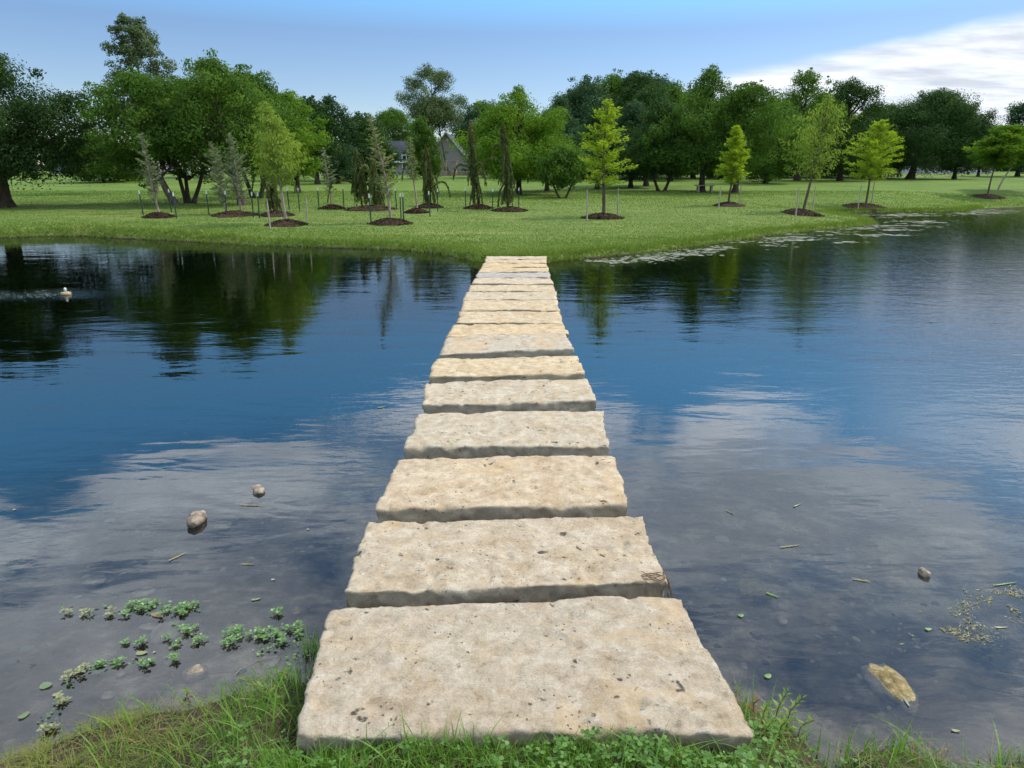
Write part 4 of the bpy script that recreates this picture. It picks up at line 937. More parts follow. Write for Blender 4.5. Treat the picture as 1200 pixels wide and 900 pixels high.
tuft(404,876,8,.13,.008,'short broad-bladed tuft in front of the left part of the first slab',.02,lean=(.2,.9))
tuft(190,838,14,.12,.0045,'sprawling grass tuft at the water edge below the oval tan rock',.03,lean=(.2,1.2))
tuft(330,800,14,.16,.005,'grass tuft sprawling into the water left of the first slab',.04,lean=(.4,1.4))
tuft(268,832,18,.13,.006,'light green grass tuft on the left bank below the lone pale stone',.04,lean=(.3,1.2))
tuft(1002,885,16,.15,.004,'tall thin tuft rising at the start of the right bank',.04,lean=(.0,.35))
tuft(1052,888,26,.12,.004,'yellowish tuft in the middle of the right bank',.025,lean=(.0,.5))
tuft(1100,893,18,.10,.004,'short tuft right of the yellowish one on the right bank',.025,lean=(.0,.5))
tuft(1180,893,26,.11,.004,'tuft at the bottom right corner of the bank',.025,lean=(.0,.5))
tuft(967,900,12,.10,.004,'small pale tuft in the muddy gap of the right bank',.03,lean=(.1,.7))
M['weed'] = leafmat('weed_leaves', (.135,.215,.03), (.08,.155,.022), (.20,.27,.045), 0.4, 0.5, 0.25)
M['weed_stem'] = simple('reddish_weed_stem', (.16,.10,.045), (.10,.07,.03), 20, .7)
M['red_leaf'] = leafmat('reddish_weed_leaves', (.26,.09,.02), (.16,.06,.018), (.36,.16,.03), 0.4)
def weed(px, py, h, label, seed, lean=0.0, red=False, dense=22, ll=.038):
    x, y = at(px, py, .03); z = max(0, tz(x, y)); r = np.random.default_rng(seed)
    root = empty('weed_plant', (x, y, z), label, 'weed', 'lance-leaved weeds on the near bank')
    s = MB(); s1 = np.linspace(0, 1, 7); p = np.stack([lean * h * s1 ** 1.5, .02 * np.sin(s1 * 4), h * s1 - .02], -1); s.tube(p, np.linspace(.0024, .0010, 7), 5, False); s.build('stem', M['weed_stem'], root)
    n = dense; t = np.linspace(.12, 1, n); a = np.arange(n) * 2.399 + r.uniform(-.4, .4, n)
    b = np.stack([np.interp(t, s1, p[:, i]) for i in range(3)], -1)
    el = .25 + .8 * t; dd = unit(np.stack([np.cos(a), np.sin(a), el], -1)); w = unit(np.cross(np.array([0, 0, 1.]), dd)); L = (ll * r.uniform(.75, 1.2, n) * (1.1 - .5 * t))[:, None]
    W = L * .26; V = np.stack([b, b + dd*L*.3 - w*W/2, b + dd*L*.3 + w*W/2, b + dd*L*.65 - w*W*.42 - [0,0,.002], b + dd*L*.65 + w*W*.42 - [0,0,.002], b + dd*L - np.array([0,0,1.])*L*.15], 1).reshape(-1, 3)
    k = np.arange(n)[:, None] * 6; g = MB(); g.add(V, [k + np.array([0,1,2]), k + np.array([3,5,4]), k + np.array([1,3,4,2])], np.repeat(r.uniform(0, 1, n), 6)); g.build('leaves', M['red_leaf' if red else 'weed'], root)
weed(908,868,.20,'tallest weed with crowded lance leaves right of the first slab',1,.05,dense=30)
weed(922,862,.17,'weed with splayed upper leaves, right of the tallest one',2,.15)
weed(895,866,.13,'short bushy weed touching the front right corner of the first slab',3,-.1)
weed(884,840,.09,'small reddish weed rising beside the right edge of the first slab',4,.05,True,8,.03)
weed(936,868,.11,'low weed at the water edge, rightmost of the weed cluster',5,.3,dense=16)
weed(914,880,.12,'weed in front of the tallest one at the bottom of the photo',6,0)
weed(898,886,.10,'broadest low weed near the bottom, below the slab corner',7,-.1,ll=.045)
weed(318,838,.10,'leafy weed in the left bank grass, left of the slab corner',9,-.3,dense=14,ll=.04)
weed(300,818,.09,'leafy weed leaning over the water left of the first slab',10,-.5,dense=14,ll=.04)
weed(338,806,.08,'low weed creeping beside the left edge of the first slab',11,-.4,dense=12,ll=.035)
weed(214,812,.07,'small weed at the water edge below the oval tan stone',12,.3,dense=12,ll=.032)
weed(120,862,.06,'little weed at the far left of the near bank',13,.2,dense=12,ll=.028)
weed(1072,874,.05,'tiny red weed in the grass of the right bank',8,0,True,6,.022)

# ------------------------------------------------------------------ creeping water plants on the left shallows
M['purslane'] = leafmat('fleshy_water_leaves', (.105,.195,.055), (.06,.13,.035), (.17,.26,.09), 0.25, 0.4, 0.4)
M['purslane_old'] = leafmat('yellowish_water_leaves', (.20,.21,.10), (.13,.13,.06), (.28,.28,.15), 0.25, 0.4, 0.4)
def rosette(px, py, n, rad, label, old=False, seed=0, lf=.016, hgt=.016):
    x, y = at(px, py, .015); r = np.random.default_rng(seed + int(px * 3 + py))
    root = empty('water_plant', (x, y, 0), label, 'water plant', 'creeping water plants in the left shallows')
    g = MB(); st = MB(); heads = max(1, n)
    for k in range(heads):
        q = r.uniform(0, 1) ** .6 * rad; a = r.uniform(0, 6.28); cx, cy, cz = q * math.cos(a), q * math.sin(a) * .8, r.uniform(.2, 1) * hgt
        st.tube([(cx * .3, cy * .3, -.06), (cx * .8, cy * .8, cz * .4), (cx, cy, cz)], [.0016, .0014, .001], 5, False)
        m = r.integers(6, 10); aa = np.arange(m) * 2.399 + r.uniform(0, 6); tier = np.linspace(0, 1, m)
        dd = unit(np.stack([np.cos(aa), np.sin(aa), .15 + .9 * tier], -1)); w = unit(np.cross(np.array([0, 0, 1.]), dd)); L = (lf * (1.25 - .5 * tier) * r.uniform(.8, 1.2, m))[:, None]
        b = np.array([cx, cy, cz]) + dd * .002; Wd = L * .3; u = np.array([0, 0, 1.]) * L * .05
        V = np.stack([b, b + dd*L*.35 + w*Wd*.8, b + dd*L*.75 + w*Wd - u, b + dd*L - u*2, b + dd*L*.75 - w*Wd - u, b + dd*L*.35 - w*Wd*.8], 1).reshape(-1, 3)
        g.add(V, [np.arange(6 * m).reshape(-1, 6)], np.repeat(r.uniform(0, 1, m), 6))
    st.build('stem', M['weed_stem'], root); g.build('leaves', M['purslane_old' if old else 'purslane'], root)
for i, (px, py, n, rad, l, old) in enumerate([
 (78,716,2,.02,'leftmost sprig of the thin trail at the far end of the upper row',True),
 (100,715,3,.03,'second sprig of the thin trail in the upper row',True),
 (126,716,3,.03,'third sprig of the thin trail in the upper row, before the big clump',True),
 (155,714,12,.07,'big bright clump at the left of the upper row',False),
 (177,706,6,.04,'clump touching the right side of the big bright clump',False),
 (203,714,12,.06,'dense clump above the large submerged tan rock',False),
 (224,706,5,.03,'small clump at the upper right end of the upper row',False),
 (220,735,6,.035,'clump just right of the large submerged tan rock',False),
 (232,748,4,.03,'small sprig below the clump right of the tan rock',False),
 (194,747,2,.02,'small sprig sitting on the edge of the large tan rock',False),
 (205,753,3,.02,'bright little sprig in front of the large tan rock',False),
 (204,771,3,.02,'lone bright sprig below the large tan rock',False),
 (172,775,4,.025,'bright star-shaped sprig in the middle of the lower arc',False),
 (165,750,4,.022,'dark-rooted sprig left of the large tan rock',False),
 (145,752,2,.02,'pale sprig left of the dark-rooted one',False),
 (137,774,4,.025,'sprig left of the star-shaped one in the lower arc',False),
 (117,775,3,.022,'sprig with a brown root second in the lower arc from its bend',False),
 (99,781,3,.022,'grey-green sprig near the bend of the lower arc',True),
 (84,790,5,.03,'greyish clump at the bend of the lower arc',True),
 (70,822,3,.03,'wilted sprig on the arc running down to the left bank',True),
 (57,852,6,.035,'reddish-stemmed sprig where the arc meets the left bank',True),
 (272,740,9,.05,'round dense clump midway between the tan rock and the slab',False),
 (268,752,5,.03,'clump hugging the front of the round dense clump',False),
 (302,742,8,.045,'loose clump right of the round dense clump',False),
 (318,740,6,.04,'clump second from the grass tuft beside the slab',False),
 (324,716,4,.03,'floating sprig alone above the loose clumps',False),
 (345,736,8,.045,'bright clump against the upright grass tuft by the slab',False),
 (330,748,4,.03,'small sprig below the clump next to the upright tuft',False),
]): rosette(px, py, n, rad, l, old, i)
# runner stems linking the plants are part of one tangled creeping mass
g = MB(); r = np.random.default_rng(12)
for a, b in [((78,716),(150,716)),((205,771),(120,776)),((172,775),(330,765)),((165,752),(235,748)),((84,792),(55,856)),((137,774),(84,792)),((224,706),(240,720)),((150,728),(20,775)),((60,750),(140,700))]:
    p0, p1 = np.array(at(*a)), np.array(at(*b)); s = np.linspace(0, 1, 12)[:, None]; p = p0 * (1 - s) + p1 * s
    p += np.sin(s * 3.14) * r.normal(0, .05, 2); p = np.concatenate([p, (-.012 + .008 * r.standard_normal((12, 1)))], 1); g.tube(p, np.full(12, .0017), 5, False)
tag(g.build('runner_stems', M['weed_stem']), 'thin reddish runner stems lying just under water among the sprigs', 'stems', kind='stuff')

g = MB(); r = np.random.default_rng(17); cs = []
for (a, b, n) in [((78,716),(150,714),30),((145,712),(232,712),110),((200,728),(235,752),45),((262,748),(352,738),120),((136,776),(205,772),34),((84,792),(140,775),40),((84,792),(66,830),30),((66,830),(50,862),36),((300,765),(368,745),60),((330,790),(360,760),50)]:
    t = r.uniform(0, 1, n); q = np.stack([a[0] + (b[0]-a[0]) * t + r.normal(0, 5, n), a[1] + (b[1]-a[1]) * t + r.normal(0, 3.2, n)], -1); cs += [(*at(u, v), r.uniform(-.012, .012)) for u, v in q]
c = np.array(cs); n = len(c); dd = unit(r.standard_normal((n, 3)) * np.array([1, 1, .25])); w = unit(np.cross(np.array([0, 0, 1.]) + .3 * r.standard_normal((n, 3)), dd)); L = r.uniform(.007, .017, n)[:, None]; Wd = L * .34
V = np.stack([c - dd*L*.5, c - dd*L*.15 + w*Wd, c + dd*L*.3 + w*Wd, c + dd*L*.5, c + dd*L*.3 - w*Wd, c - dd*L*.15 - w*Wd], 1).reshape(-1, 3)
g.add(V, [np.arange(6 * n).reshape(-1, 6)], np.repeat(r.uniform(0, 1, n), 6))
tag(g.build('creeping_leaves', M['purslane']), 'loose small leaves of the creeping mat strung between the water sprigs', 'water plant', kind='stuff')
def gravel():
    r = np.random.default_rng(19); mb = MB(); n = 1500; x = r.uniform(-3.2, 3.4, n); y = r.uniform(1.7, 5.0, n); k = (sdist(x, y) < -.03) & (np.abs(x) > .75) & (fbm(x, y, s=1.2, o=3, seed=140) > -.05); x, y = x[k], y[k]; z = terrain(x, y)
    th = np.linspace(0, 2*np.pi, 8, endpoint=False)
    for i in range(len(x)):
        a = r.uniform(.006, .026) * (2.2 if r.uniform() < .08 else 1); b = a * r.uniform(.5, .9); ro = r.uniform(0, 3.14); q = r.uniform(.75, 1.15, 8); rings = []
        for f, h in ((1.0, -.3), (.92, .15), (.55, .42)): u = np.cos(th) * a * f * q; v = np.sin(th) * b * f * q; rings.append(np.stack([x[i] + u*math.cos(ro) - v*math.sin(ro), y[i] + u*math.sin(ro) + v*math.cos(ro), z[i] + h * b + 0*u], -1))
        j = np.arange(8); kk = (j + 1) % 8
        mb.add(np.concatenate(rings), [np.concatenate([np.stack([j, kk, kk+8, j+8], -1), np.stack([j+8, kk+8, kk+16, j+16], -1)]), (j + 16)[None]], np.full(24, r.uniform()))
    m, nt, out = newmat('bed_pebbles'); a = nt.nodes.new('ShaderNodeAttribute'); a.attribute_name = 'tint'
    c = mix(nt, .6, ramp(nt, a.outputs['Fac'], [(0, (.05,.04,.03)), (.5, (.15,.12,.085)), (1, (.33,.27,.20))]), ramp(nt, noise(nt, coords(nt), 60, 4), [(.3, (.5,.5,.5)), (.7, (1.2,1.2,1.2))]), 'MULTIPLY'); bsdf(nt, out, c, .9, None, .1)
    tag(mb.build('bed_gravel', m, smooth=True), 'scattered pebbles lying on the shallow pond bed', 'gravel', kind='stuff')
gravel()
# ------------------------------------------------------------------ rocks
M['rock_tan'] = simple('tan_pond_rock', (.30,.235,.17), (.09,.072,.052), 20, .8, 1, .02, .25)
def rock_half():
    m, nt, out = newmat('rock_with_algae_top'); co = coords(nt); n = noise(nt, co, 30, 5, .7); g = nt.nodes.new('ShaderNodeNewGeometry'); sx = nt.nodes.new('ShaderNodeSeparateXYZ'); nt.links.new(g.outputs['Position'], sx.inputs[0])
    c = mix(nt, smooth(nt, mth(nt, 'ADD', sx.outputs['Z'], mth(nt, 'MULTIPLY', mth(nt, 'SUBTRACT', n, .5), .05)), -.012, .006), ramp(nt, n, [(.3, (.22,.17,.13)), (.7, (.42,.34,.27))]), ramp(nt, n, [(.3, (.06,.045,.02)), (.5, (.20,.15,.06)), (.7, (.34,.28,.15))]))
    bsdf(nt, out, c, .85, bump(nt, n, .9, .02), .2); return m
M['rock_half'] = rock_half()
M['rock_sunk'] = simple('silt_coated_rock', (.36,.29,.21), (.13,.105,.078), 16, .9, 1, .02, .1)
M['rock_moss'] = simple('algae_topped_rock', (.22,.17,.07), (.085,.07,.03), 30, .85, .9, .02, .2)
def rock(px, py, wpx, hpx, z, label, mat='rock_tan', thick=.5, seed=0, name='pond_rock', rot=0.0):
    if z < -.025 and mat == 'rock_tan': mat = 'rock_sunk'
    x, y = at(px, py, z); dist = math.hypot(y, CAMZ); a = wpx / F * dist / 2; dep = math.atan2(CAMZ, y); b = hpx / F * dist / math.sin(dep) / 2
    n, m = 28, 18; th = np.linspace(0, 2*np.pi, n, endpoint=False); ph = np.linspace(0, np.pi, m)
    T_, P_ = np.meshgrid(th, ph); D = np.stack([np.sin(P_)*np.cos(T_), np.sin(P_)*np.sin(T_), np.cos(P_)], -1)
    sc = 1 + .34 * fbm(D[..., 0] + seed * 3.3, D[..., 1], D[..., 2], s=1.5, o=4, seed=110) + .10 * fbm(D[..., 0] + seed, D[..., 1], D[..., 2], s=5, o=3, seed=111)
    D = np.sign(D) * np.abs(D) ** .82; V = D * sc[..., None] * np.array([a, b, min(a, b) * thick]); i = np.arange(m-1)[:, None]*n; j = np.arange(n)[None]; k = (j+1) % n
    mb = MB(); mb.add(V.reshape(-1, 3), [np.stack([i+j, i+n+j, i+n+k, i+k], -1).reshape(-1, 4)])
    o = mb.build(name, M[mat], smooth=True, loc=(x, y, z)); o.rotation_euler[2] = rot; tag(o, label, 'rock', 'rocks in the shallows'); return o
rock(231,608,16,15,.02,'rounded tan rock breaking the surface at the upper left of the shallows',seed=1,thick=.9)
rock(303,574,13,9,.01,'small pale angular rock just above water, nearest the third slab',seed=2,rot=.5)
rock(197,741,34,22,-.045,'large flat submerged tan rock among the water plants',seed=3,thick=.3,rot=.3)
rock(229,789,24,13,-.015,'oval tan stone in the shallows above the left bank grass',seed=4,thick=.5,rot=.4)
rock(174,735,22,7,-.04,'flat pale stone just left of the large submerged rock',seed=5,thick=.4)
rock(183,722,14,7,-.02,'small orange-brown stone under the upper plant row',seed=6)
rock(148,809,48,20,-.05,'broad pale mottled stone below the lower plant arc',seed=7,thick=.25,rot=.5)
rock(127,816,16,8,-.03,'small tan stone left of the broad mottled one',seed=8)
rock(157,827,14,8,-.02,'small brown stone by the left bank grass',seed=9)
rock(143,789,10,8,-.03,'little buff pebble below the lower arc',seed=10)
rock(260,616,24,8,-.08,'long submerged stone right of the rounded tan rock',seed=11,thick=.4)
rock(168,695,26,9,-.09,'dim submerged slab-like stone above the big bright clump',seed=12,thick=.3,rot=.4)
rock(112,681,24,9,-.10,'brownish submerged stone at the left of the shallows',seed=13,thick=.3)
rock(242,711,18,14,-.08,'dim squarish submerged stone right of the upper row',seed=14,thick=.4)
rock(318,777,22,13,-.03,'dark tan stone among the grass left of the first slab',seed=15)
rock(346,716,12,8,-.02,'small pinkish stone left of the first slab back corner',seed=16)
rock(285,589,20,7,-.12,'sunken pinkish stone below the small pale angular rock',seed=17,thick=.4)
rock(1044,806,34,46,-.030,'blocky tan rock with mossy brown top standing in the right shallows',mat='rock_half',seed=18,thick=.75,rot=.15)
rock(1083,671,9,8,.01,'tiny pale pebble-like rock breaking the right water surface',seed=20,thick=.9)
rock(882,691,36,22,-.035,'rusty submerged rock near the second slab on the right',mat='rock_moss',seed=21,thick=.4)
rock(917,727,10,8,-.05,'small round submerged stone below the rusty one',seed=22)
rock(908,762,38,16,-.09,'dark submerged stone right of the first slab',mat='rock_moss',seed=23,thick=.4)
# floating algae: right shallows mat and pale mats along the far right shore
M['algae'] = leafmat('pale_floating_algae', (.24,.245,.19), (.15,.155,.105), (.34,.34,.29), 0.1, 0.8, 0.15)
M['weedmat'] = leafmat('tan_submerged_weed', (.25,.21,.09), (.15,.13,.06), (.33,.30,.15), 0.2, 0.7, 0.2)
def algae():
    r = np.random.default_rng(21); mb = MB(); strips = [(712,307,30,3),(760,303,46,3.5),(800,298,50,3.5),(840,292,55,4),(880,287,60,4),(925,279,60,4),(965,274,70,4),(1010,268,60,4),(1050,264,60,3),(1090,260,50,2.5),(1000,254,60,2),(1060,252,80,2.5),(1130,249.5,70,2),(1050,270,30,1.5),(1040,276,34,1.5),(930,283,30,2),(1160,247,40,2),(985,284,24,1.2)]
    for px, py, w, h in strips:
        for k in range(int(w * 4)):
            a = r.normal(px, w * .42); b = r.normal(py, h * .5); x, y = at(a, b)
            if sdist(np.array([x]), np.array([y]))[0] > .05 or fbm(np.array([x * 1.1]), np.array([y * 1.8]), o=4, seed=77)[0] < -.04: continue
            s = r.uniform(.015, .075) * (y / 22); n = 9; th = np.linspace(0, 2*np.pi, n, endpoint=False); q = r.uniform(.6, 1.15, n)
            V = np.stack([x + np.cos(th) * s * 1.5 * q, y + np.sin(th) * s * .75 * q, np.full(n, .004 + r.uniform(0, .004))], -1)
            mb.add(V, [np.arange(n)[None]], np.full(n, r.uniform(0, 1)))
    tag(mb.build('floating_algae', M['algae']), 'pale algae scum floating in patches along the far shore', 'algae', kind='stuff')
    mb = MB(); n = 9000; t = r.uniform(0, 1, n); ctr = np.array([[1110,745],[1140,725],[1160,705],[1190,712],[1120,752],[1195,700],[1230,715]]); sp = np.array([[22,8],[30,10],[26,7],[22,7],[20,6],[14,6],[30,10]])
    k = r.integers(0, 7, n); p = ctr[k] + r.standard_normal((n, 2)) * sp[k]; d = [at(a, b) for a, b in p]; c = np.array([(x, y, r.uniform(-.035, .006)) for x, y in d])
    keep = fbm(c[:, 0], c[:, 1], s=9, o=3, seed=120) > -.12; c = c[keep]; n = len(c)
    dd = unit(r.standard_normal((n, 3)) * np.array([1, .6, .15])); w = unit(np.cross(np.array([0, 0, 1.]) + .3 * r.standard_normal((n, 3)), dd))
    mb.leaves(c, dd, w, r.uniform(.008, .03, n), r.uniform(.002, .006, n), r.uniform(0, 1, n))
    tag(mb.build('weed_mat', M['weedmat']), 'tan tangled weed mat just under the surface at the right', 'water weed', kind='stuff')
    # silt-coated weed carpets further out on the bed
    mb = MB(); n = 5000; a = r.uniform(-1, 1, n) * 2.8; y = r.uniform(2.2, 5.6, n); keep = (np.abs(a) > .8) & (fbm(a, y, s=1.3, o=4, seed=130) > .2); a, y = a[keep], y[keep]; n = len(a)
    c = np.stack([a, y, terrain(a, y) + r.uniform(.005, .06, n)], -1); dd = unit(r.standard_normal((n, 3)) * np.array([1, 1, .3])); w = unit(np.cross(np.array([0, 0, 1.]) + .5 * r.standard_normal((n, 3)), dd))
    mb.leaves(c, dd, w, r.uniform(.015, .06, n), r.uniform(.0015, .004, n), r.uniform(0, 1, n))
    tag(mb.build('bed_weed', leafmat('silty_weed', (.17,.145,.085), (.06,.055,.035), (.30,.26,.15), .1, .8, .1)), 'silty weed carpet lying in patches on the pond bed', 'water weed', kind='stuff')
algae()
# floating leaves and bits
M['pad'] = leafmat('floating_leaf', (.085,.14,.06), (.05,.09,.04), (.20,.22,.10), .2, .4, .4)
def pad(px, py, w, label, rot=0, asp=.6, mat='pad', cat='leaf', z=.004, name='floating_leaf'):
    x, y = at(px, py, z); L = w / F * math.hypot(y, CAMZ); n = 16; th = np.linspace(0, 2*np.pi, n, endpoint=False)
    V = np.stack([np.cos(th) * L/2, np.sin(th) * L/2 * asp * (1 - .25*np.cos(th)), .0015 * np.cos(2*th) + .001], -1); mb = MB()
    V2 = V.copy(); V2[:, 2] -= .0012; mb.add(np.concatenate([V, V2]), [np.arange(n)[None], (np.arange(n)[::-1] + n)[None], np.stack([np.arange(n), np.arange(n)+n, (np.arange(n)+1) % n + n, (np.arange(n)+1) % n], -1)], np.full(2*n, .6))
    o = mb.build(name, M[mat], loc=(x, y, z)); o.rotation_euler[2] = rot; tag(o, label, cat, 'leaves and straws adrift on the pond')
for a in [(54,803,12,'round green leaf adrift at the far left',0,.9),(28,838,11,'dull oval leaf adrift nearest the left edge',1,.7),(33,759,13,'dim green leaf under the surface at the left',.3,.7,'pad','leaf',-.01),(117,785,15,'broad green leaf below the lower arc of sprigs',.2,.6,'pad','leaf',-.008),
 (67,813,9,'pale oval leaf on the trail, upper of two',.8,.6,'purslane_old'),(73,820,8,'pale oval leaf on the trail, lower of two',.3,.6,'purslane_old'),(166,765,12,'pale green oval leaf between two sprigs',.1,.55,'purslane_old'),(181,764,3,'white speck of a leaf near the tan rock',0,.8,'algae'),(184,721,16,'curled orange-brown leaf in the upper plant row',-.4,.35,'dead'),
 (300,702,10,'small yellowish leaf adrift left of the first slab back edge',.3,.35,'purslane_old'),(447,477,10,'green sprig leaf adrift left of the fifth slab',.4,.4,'purslane'),(868,721,7,'pair-like bright leaf adrift right of the first slab',.5,.8,'purslane'),(900,792,9,'green leaf adrift above the weed cluster',.6,.7,'purslane'),(905,697,14,'long green leaf by the rusty submerged rock',-.7,.25,'purslane'),
 (1120,856,8,'yellow-green leaf adrift near the right bank',-.2,.5,'purslane_old'),(1088,737,8,'bright leaf at the left end of the tan weed mat',.2,.6,'purslane'),(1173,735,15,'long pale straw blade on the tan weed mat',0,.15,'purslane_old'),(1062,822,14,'pale upright straw beside the blocky rock',1.5,.15,'algae'),
 (934,592,14,'short green straw adrift in mid water on the right',.6,.1,'purslane'),(855,600,13,'thin yellow straw adrift right of the third slab',-1.,.12,'purslane_old'),(1010,680,18,'thin straw near the tiny pale rock',-.3,.12,'weedmat'),(925,640,26,'long yellowish straw adrift right of the second slab',.2,.07,'weedmat'),(1178,684,34,'long green straw beyond the tan weed mat',.2,.05,'purslane'),
 (17,597,3,'white speck adrift at the far left',0,.8,'algae'),(361,620,3,'white speck adrift left of the third slab',0,.8,'algae'),(320,679,4,'white speck adrift left of the second slab',0,.7,'algae'),(208,652,22,'yellow-green straw floating in the left shallows',1.0,.09,'weedmat'),(290,661,16,'short straw floating right of the left shallows',0,.1,'weedmat'),(296,592,30,'long bent straw under the small pale angular rock',-.1,.06,'weedmat')]: pad(*a)

# dried weed hung over the right end of the second slab
g = MB(); r = np.random.default_rng(31); x, y = at(782, 690, .2)
for k in range(9):
    s = np.linspace(0, 1, 8)[:, None]; p = np.concatenate([-.10 + .13*s + r.normal(0,.012,(8,1)).cumsum(0)*.3, r.normal(.02,.03) + r.normal(0,.006,(8,1)).cumsum(0), .045 - .19*np.clip(s-.72,0,1)**1.1*2.2 + .006*r.standard_normal((8,1))], 1)
    g.tube(p, np.full(8, r.uniform(.001,.002)), 4, False)
tag(g.build('dried_weed', simple('dried_brown_weed', (.16,.10,.055), (.07,.045,.025), 40, .95), loc=(x, y, .19)), 'strand of dried brown weed draped over the right end of the second slab', 'dried weed')

# floating brown buoy-like float of the fountain and its spray
fx, fy = at(77, 343, .03)
rt = empty('fountain_float', (fx, fy, 0), 'small brown float with a white nozzle in ruffled water at the left', 'float')
M['float'] = simple('tan_plastic_float', (.30,.23,.12), (.20,.15,.08), 20, .5); 
def lathe(pts, n=24):
    th = np.linspace(0, 2*np.pi, n, endpoint=False); V = np.concatenate([np.stack([np.cos(th)*q, np.sin(th)*q, 0*th+z], -1) for q, z in pts]); m = len(pts)
    i = np.arange(m-1)[:, None]*n; j = np.arange(n)[None]; k = (j+1) % n; b = MB(); b.add(V, [np.stack([i+j, i+k, i+n+k, i+n+j], -1).reshape(-1, 4), np.arange((m-1)*n, m*n)[None], np.arange(n)[::-1][None]]); return b
lathe([(.045,-.03),(.07,-.01),(.078,.015),(.07,.035),(.045,.045),(.02,.047)]).build('body', M['float'], rt, True)
lathe([(.014,.047),(.016,.06),(.020,.075),(.018,.10),(.008,.112)], 12).build('nozzle', M['post_white'], rt, True)
g = MB(); r = np.random.default_rng(41); n = 200
a = np.abs(r.normal(0, .95, n)); c = np.stack([fx - .1 - a * .9, fy + r.normal(-.03, .16, n) * (1 + a * .8) - a*.12, np.full(n, .006)], -1)
dd = unit(np.stack([np.ones(n), r.normal(0, .25, n), 0*c[:, 0]], -1)); w = np.stack([-dd[:, 1], dd[:, 0], 0*a], -1)
g.leaves(c, dd, w, r.uniform(.01, .06, n), r.uniform(.004, .012, n), r.uniform(0, 1, n))
tag(g.build('foam', simple('white_foam', (.42,.46,.48), (.30,.33,.36), 30, .6)), 'flecks of white foam trailing left from the float', 'foam', kind='stuff')

# ------------------------------------------------------------------ sky, sun, camera
SUN_EL, SUN_AZ = R(50), math.atan2(0.85, 0.42)      # azimuth from +Y towards +X
w = bpy.data.worlds.new('World'); scn.world = w; w.use_nodes = True; nt = w.node_tree; nt.nodes.clear()
out = nt.nodes.new('ShaderNodeOutputWorld'); bg = nt.nodes.new('ShaderNodeBackground'); nt.links.new(bg.outputs[0], out.inputs[0])
sky = nt.nodes.new('ShaderNodeTexSky'); sky.sky_type = 'NISHITA'; sky.sun_disc = False; sky.sun_elevation = SUN_EL; sky.sun_rotation = SUN_AZ
sky.air_density = 1.0; sky.dust_density = 0.25; sky.ozone_density = 2.5; sky.altitude = 300
hs = nt.nodes.new('ShaderNodeHueSaturation'); hs.inputs['Saturation'].default_value = 1.12; hs.inputs['Value'].default_value = 1.0; nt.links.new(sky.outputs[0], hs.inputs['Color'])
tc = nt.nodes.new('ShaderNodeTexCoord').outputs['Generated']
sp = nt.nodes.new('ShaderNodeSeparateXYZ'); nt.links.new(tc, sp.inputs[0])
zz = mth(nt, 'ADD', mth(nt, 'MAXIMUM', sp.outputs['Z'], 0.0), 0.10)
cx = mth(nt, 'DIVIDE', sp.outputs['X'], zz); cy = mth(nt, 'DIVIDE', sp.outputs['Y'], zz)
cb = nt.nodes.new('ShaderNodeCombineXYZ'); nt.links.new(cx, cb.inputs[0]); nt.links.new(cy, cb.inputs[1])
pv = cb.outputs[0]
el = mth(nt, 'MULTIPLY', mth(nt, 'ARCSINE', sp.outputs['Z']), 57.2958)
az = mth(nt, 'MULTIPLY', mth(nt, 'ARCTAN2', sp.outputs['X'], sp.outputs['Y']), 57.2958)
warp = mth(nt, 'MULTIPLY', mth(nt, 'SUBTRACT', noise(nt, mapping(nt, tc, (3, 3, 9)), 2.2, 4, 0.6), 0.5), 6.0)
elw = mth(nt, 'ADD', el, warp)
# low sheet to the right: upper edge climbs from 5 deg at azimuth 14 to 10 deg at azimuth 37
edge = mth(nt, 'ADD', mth(nt, 'MULTIPLY', az, 0.155), 4.7)
s1 = mth(nt, 'MULTIPLY', smooth(nt, mth(nt, 'SUBTRACT', edge, mth(nt, 'ADD', el, mth(nt, 'MULTIPLY', warp, .22))), -0.1, 1.1), smooth(nt, az, 6, 17))
streak = noise(nt, mapping(nt, pv, (0.35, 1.0, 1), (0, 0, R(-24))), 1.6, 6, 0.62, 0.5)
s1 = mth(nt, 'MULTIPLY', s1, mth(nt, 'ADD', mth(nt, 'MULTIPLY', smooth(nt, streak, 0.3, 0.6), 0.35), 0.62))
edge2 = mth(nt, 'MULTIPLY', mth(nt, 'MULTIPLY', smooth(nt, az, 24, 44), smooth(nt, mth(nt, 'ADD', el, warp), 30, 14)), mth(nt, 'MULTIPLY', smooth(nt, el, 10.5, 13), smooth(nt, noise(nt, mapping(nt, pv, (.6, 1.4, 1), (0, 0, R(-24))), 1.9, 6, .6), .40, .56)))
s1 = mth(nt, 'MAXIMUM', s1, edge2)
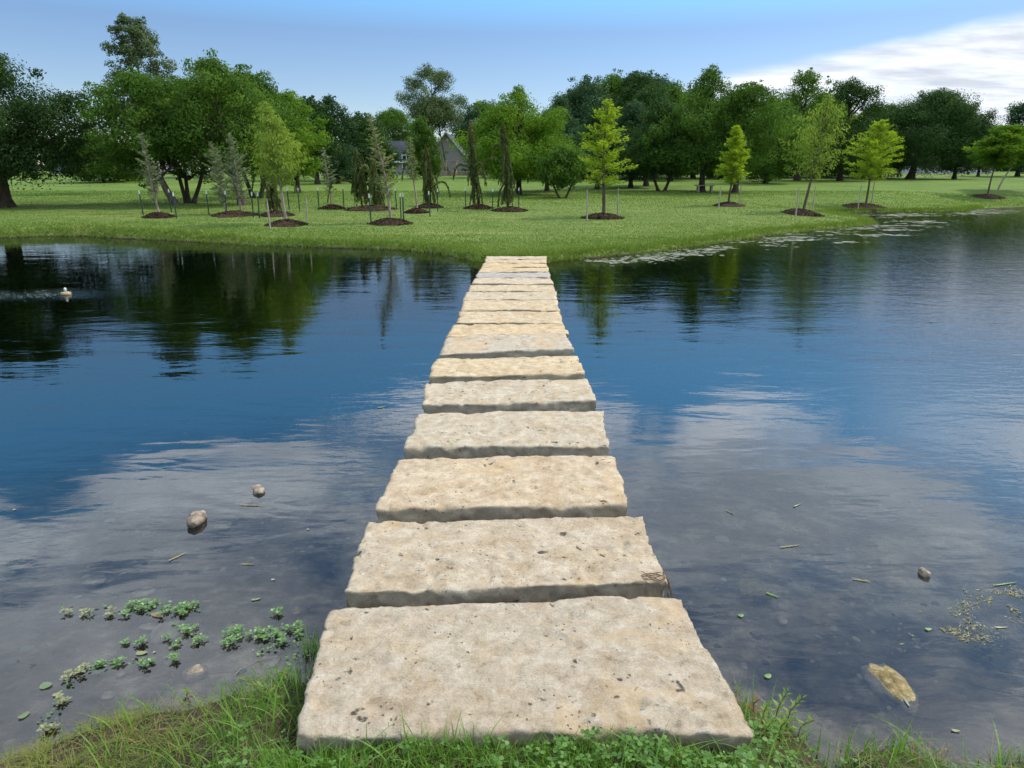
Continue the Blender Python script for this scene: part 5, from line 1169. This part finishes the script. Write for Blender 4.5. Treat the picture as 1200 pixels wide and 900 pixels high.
# high broken sheet overhead
b1 = noise(nt, mapping(nt, pv, (1, 1, 1), (0, 0, R(-30))), 1.5, 8, 0.60, 0.5)
bias = mth(nt, 'ADD', mth(nt, 'MULTIPLY', smooth(nt, mth(nt, 'ADD', elw, mth(nt, 'MULTIPLY', az, .06)), 14.5, 21), 0.37), -0.27)
s2 = smooth(nt, mth(nt, 'ADD', b1, bias), 0.45, 0.64)
s2 = mth(nt, 'MULTIPLY', s2, smooth(nt, elw, 14.5, 19.5))
cf = mth(nt, 'MAXIMUM', s1, mth(nt, 'MULTIPLY', s2, 0.9), None, True)
cloudc = mix(nt, smooth(nt, noise(nt, mapping(nt, pv, (.5, 1, 1), (0, 0, R(-24))), 2.6, 5, .6), .3, .7), (10.0, 11.6, 13.8), (19.0, 20.6, 22.6))
nt.links.new(mix(nt, cf, mix(nt, 1.0, hs.outputs[0], ramp(nt, mth(nt, 'DIVIDE', el, 60.0), [(0.0, (.95, .90, .95)), (0.17, (.90, .88, .95)), (0.30, (1.3, 2.25, 2.35)), (0.62, (1.1, 1.75, 1.9)), (0.95, (.9, .95, 1.05))]), 'MULTIPLY'), mix(nt, 1.0, cloudc, ramp(nt, mth(nt, 'DIVIDE', el, 30.0), [(0.38, (.47, .44, .42)), (0.56, (1., 1., 1.))]), 'MULTIPLY')), bg.inputs[0]); bg.inputs['Strength'].default_value = 0.112
sun = bpy.data.lights.new('sun', 'SUN'); sun.energy = 3.45; sun.angle = R(0.53); sun.color = (1.0, 0.95, 0.87)
so = bpy.data.objects.new('sun', sun); COL.objects.link(so)
dv = Vector((math.sin(SUN_AZ) * math.cos(SUN_EL), math.cos(SUN_AZ) * math.cos(SUN_EL), math.sin(SUN_EL)))
so.rotation_euler = dv.to_track_quat('Z', 'Y').to_euler(); so.location = dv * 60
cam = bpy.data.cameras.new('camera'); co = bpy.data.objects.new('camera', cam); COL.objects.link(co)
co.location = (0, 0, CAMZ); co.rotation_euler = (R(90) - TH, 0, 0)
cam.sensor_width = 36; cam.lens = 36 * F / 1200; cam.clip_end = 3000; cam.clip_start = 0.05
scn.camera = co
scn.render.resolution_x = 1024; scn.render.resolution_y = 768
scn.view_settings.view_transform = 'Standard'; scn.view_settings.look = 'None'; scn.view_settings.exposure = 0.32; scn.view_settings.gamma = 1.0
scn.view_settings.use_curve_mapping = False
scn.cycles.max_bounces = 5; scn.cycles.transparent_max_bounces = 8; scn.cycles.diffuse_bounces = 2; scn.cycles.glossy_bounces = 3; scn.cycles.volume_bounces = 0
scn.cycles.use_denoising = True
scn.cycles.use_adaptive_sampling = True; scn.cycles.adaptive_threshold = 0.02
print('verts', sum(len(m.vertices) for m in bpy.data.meshes))
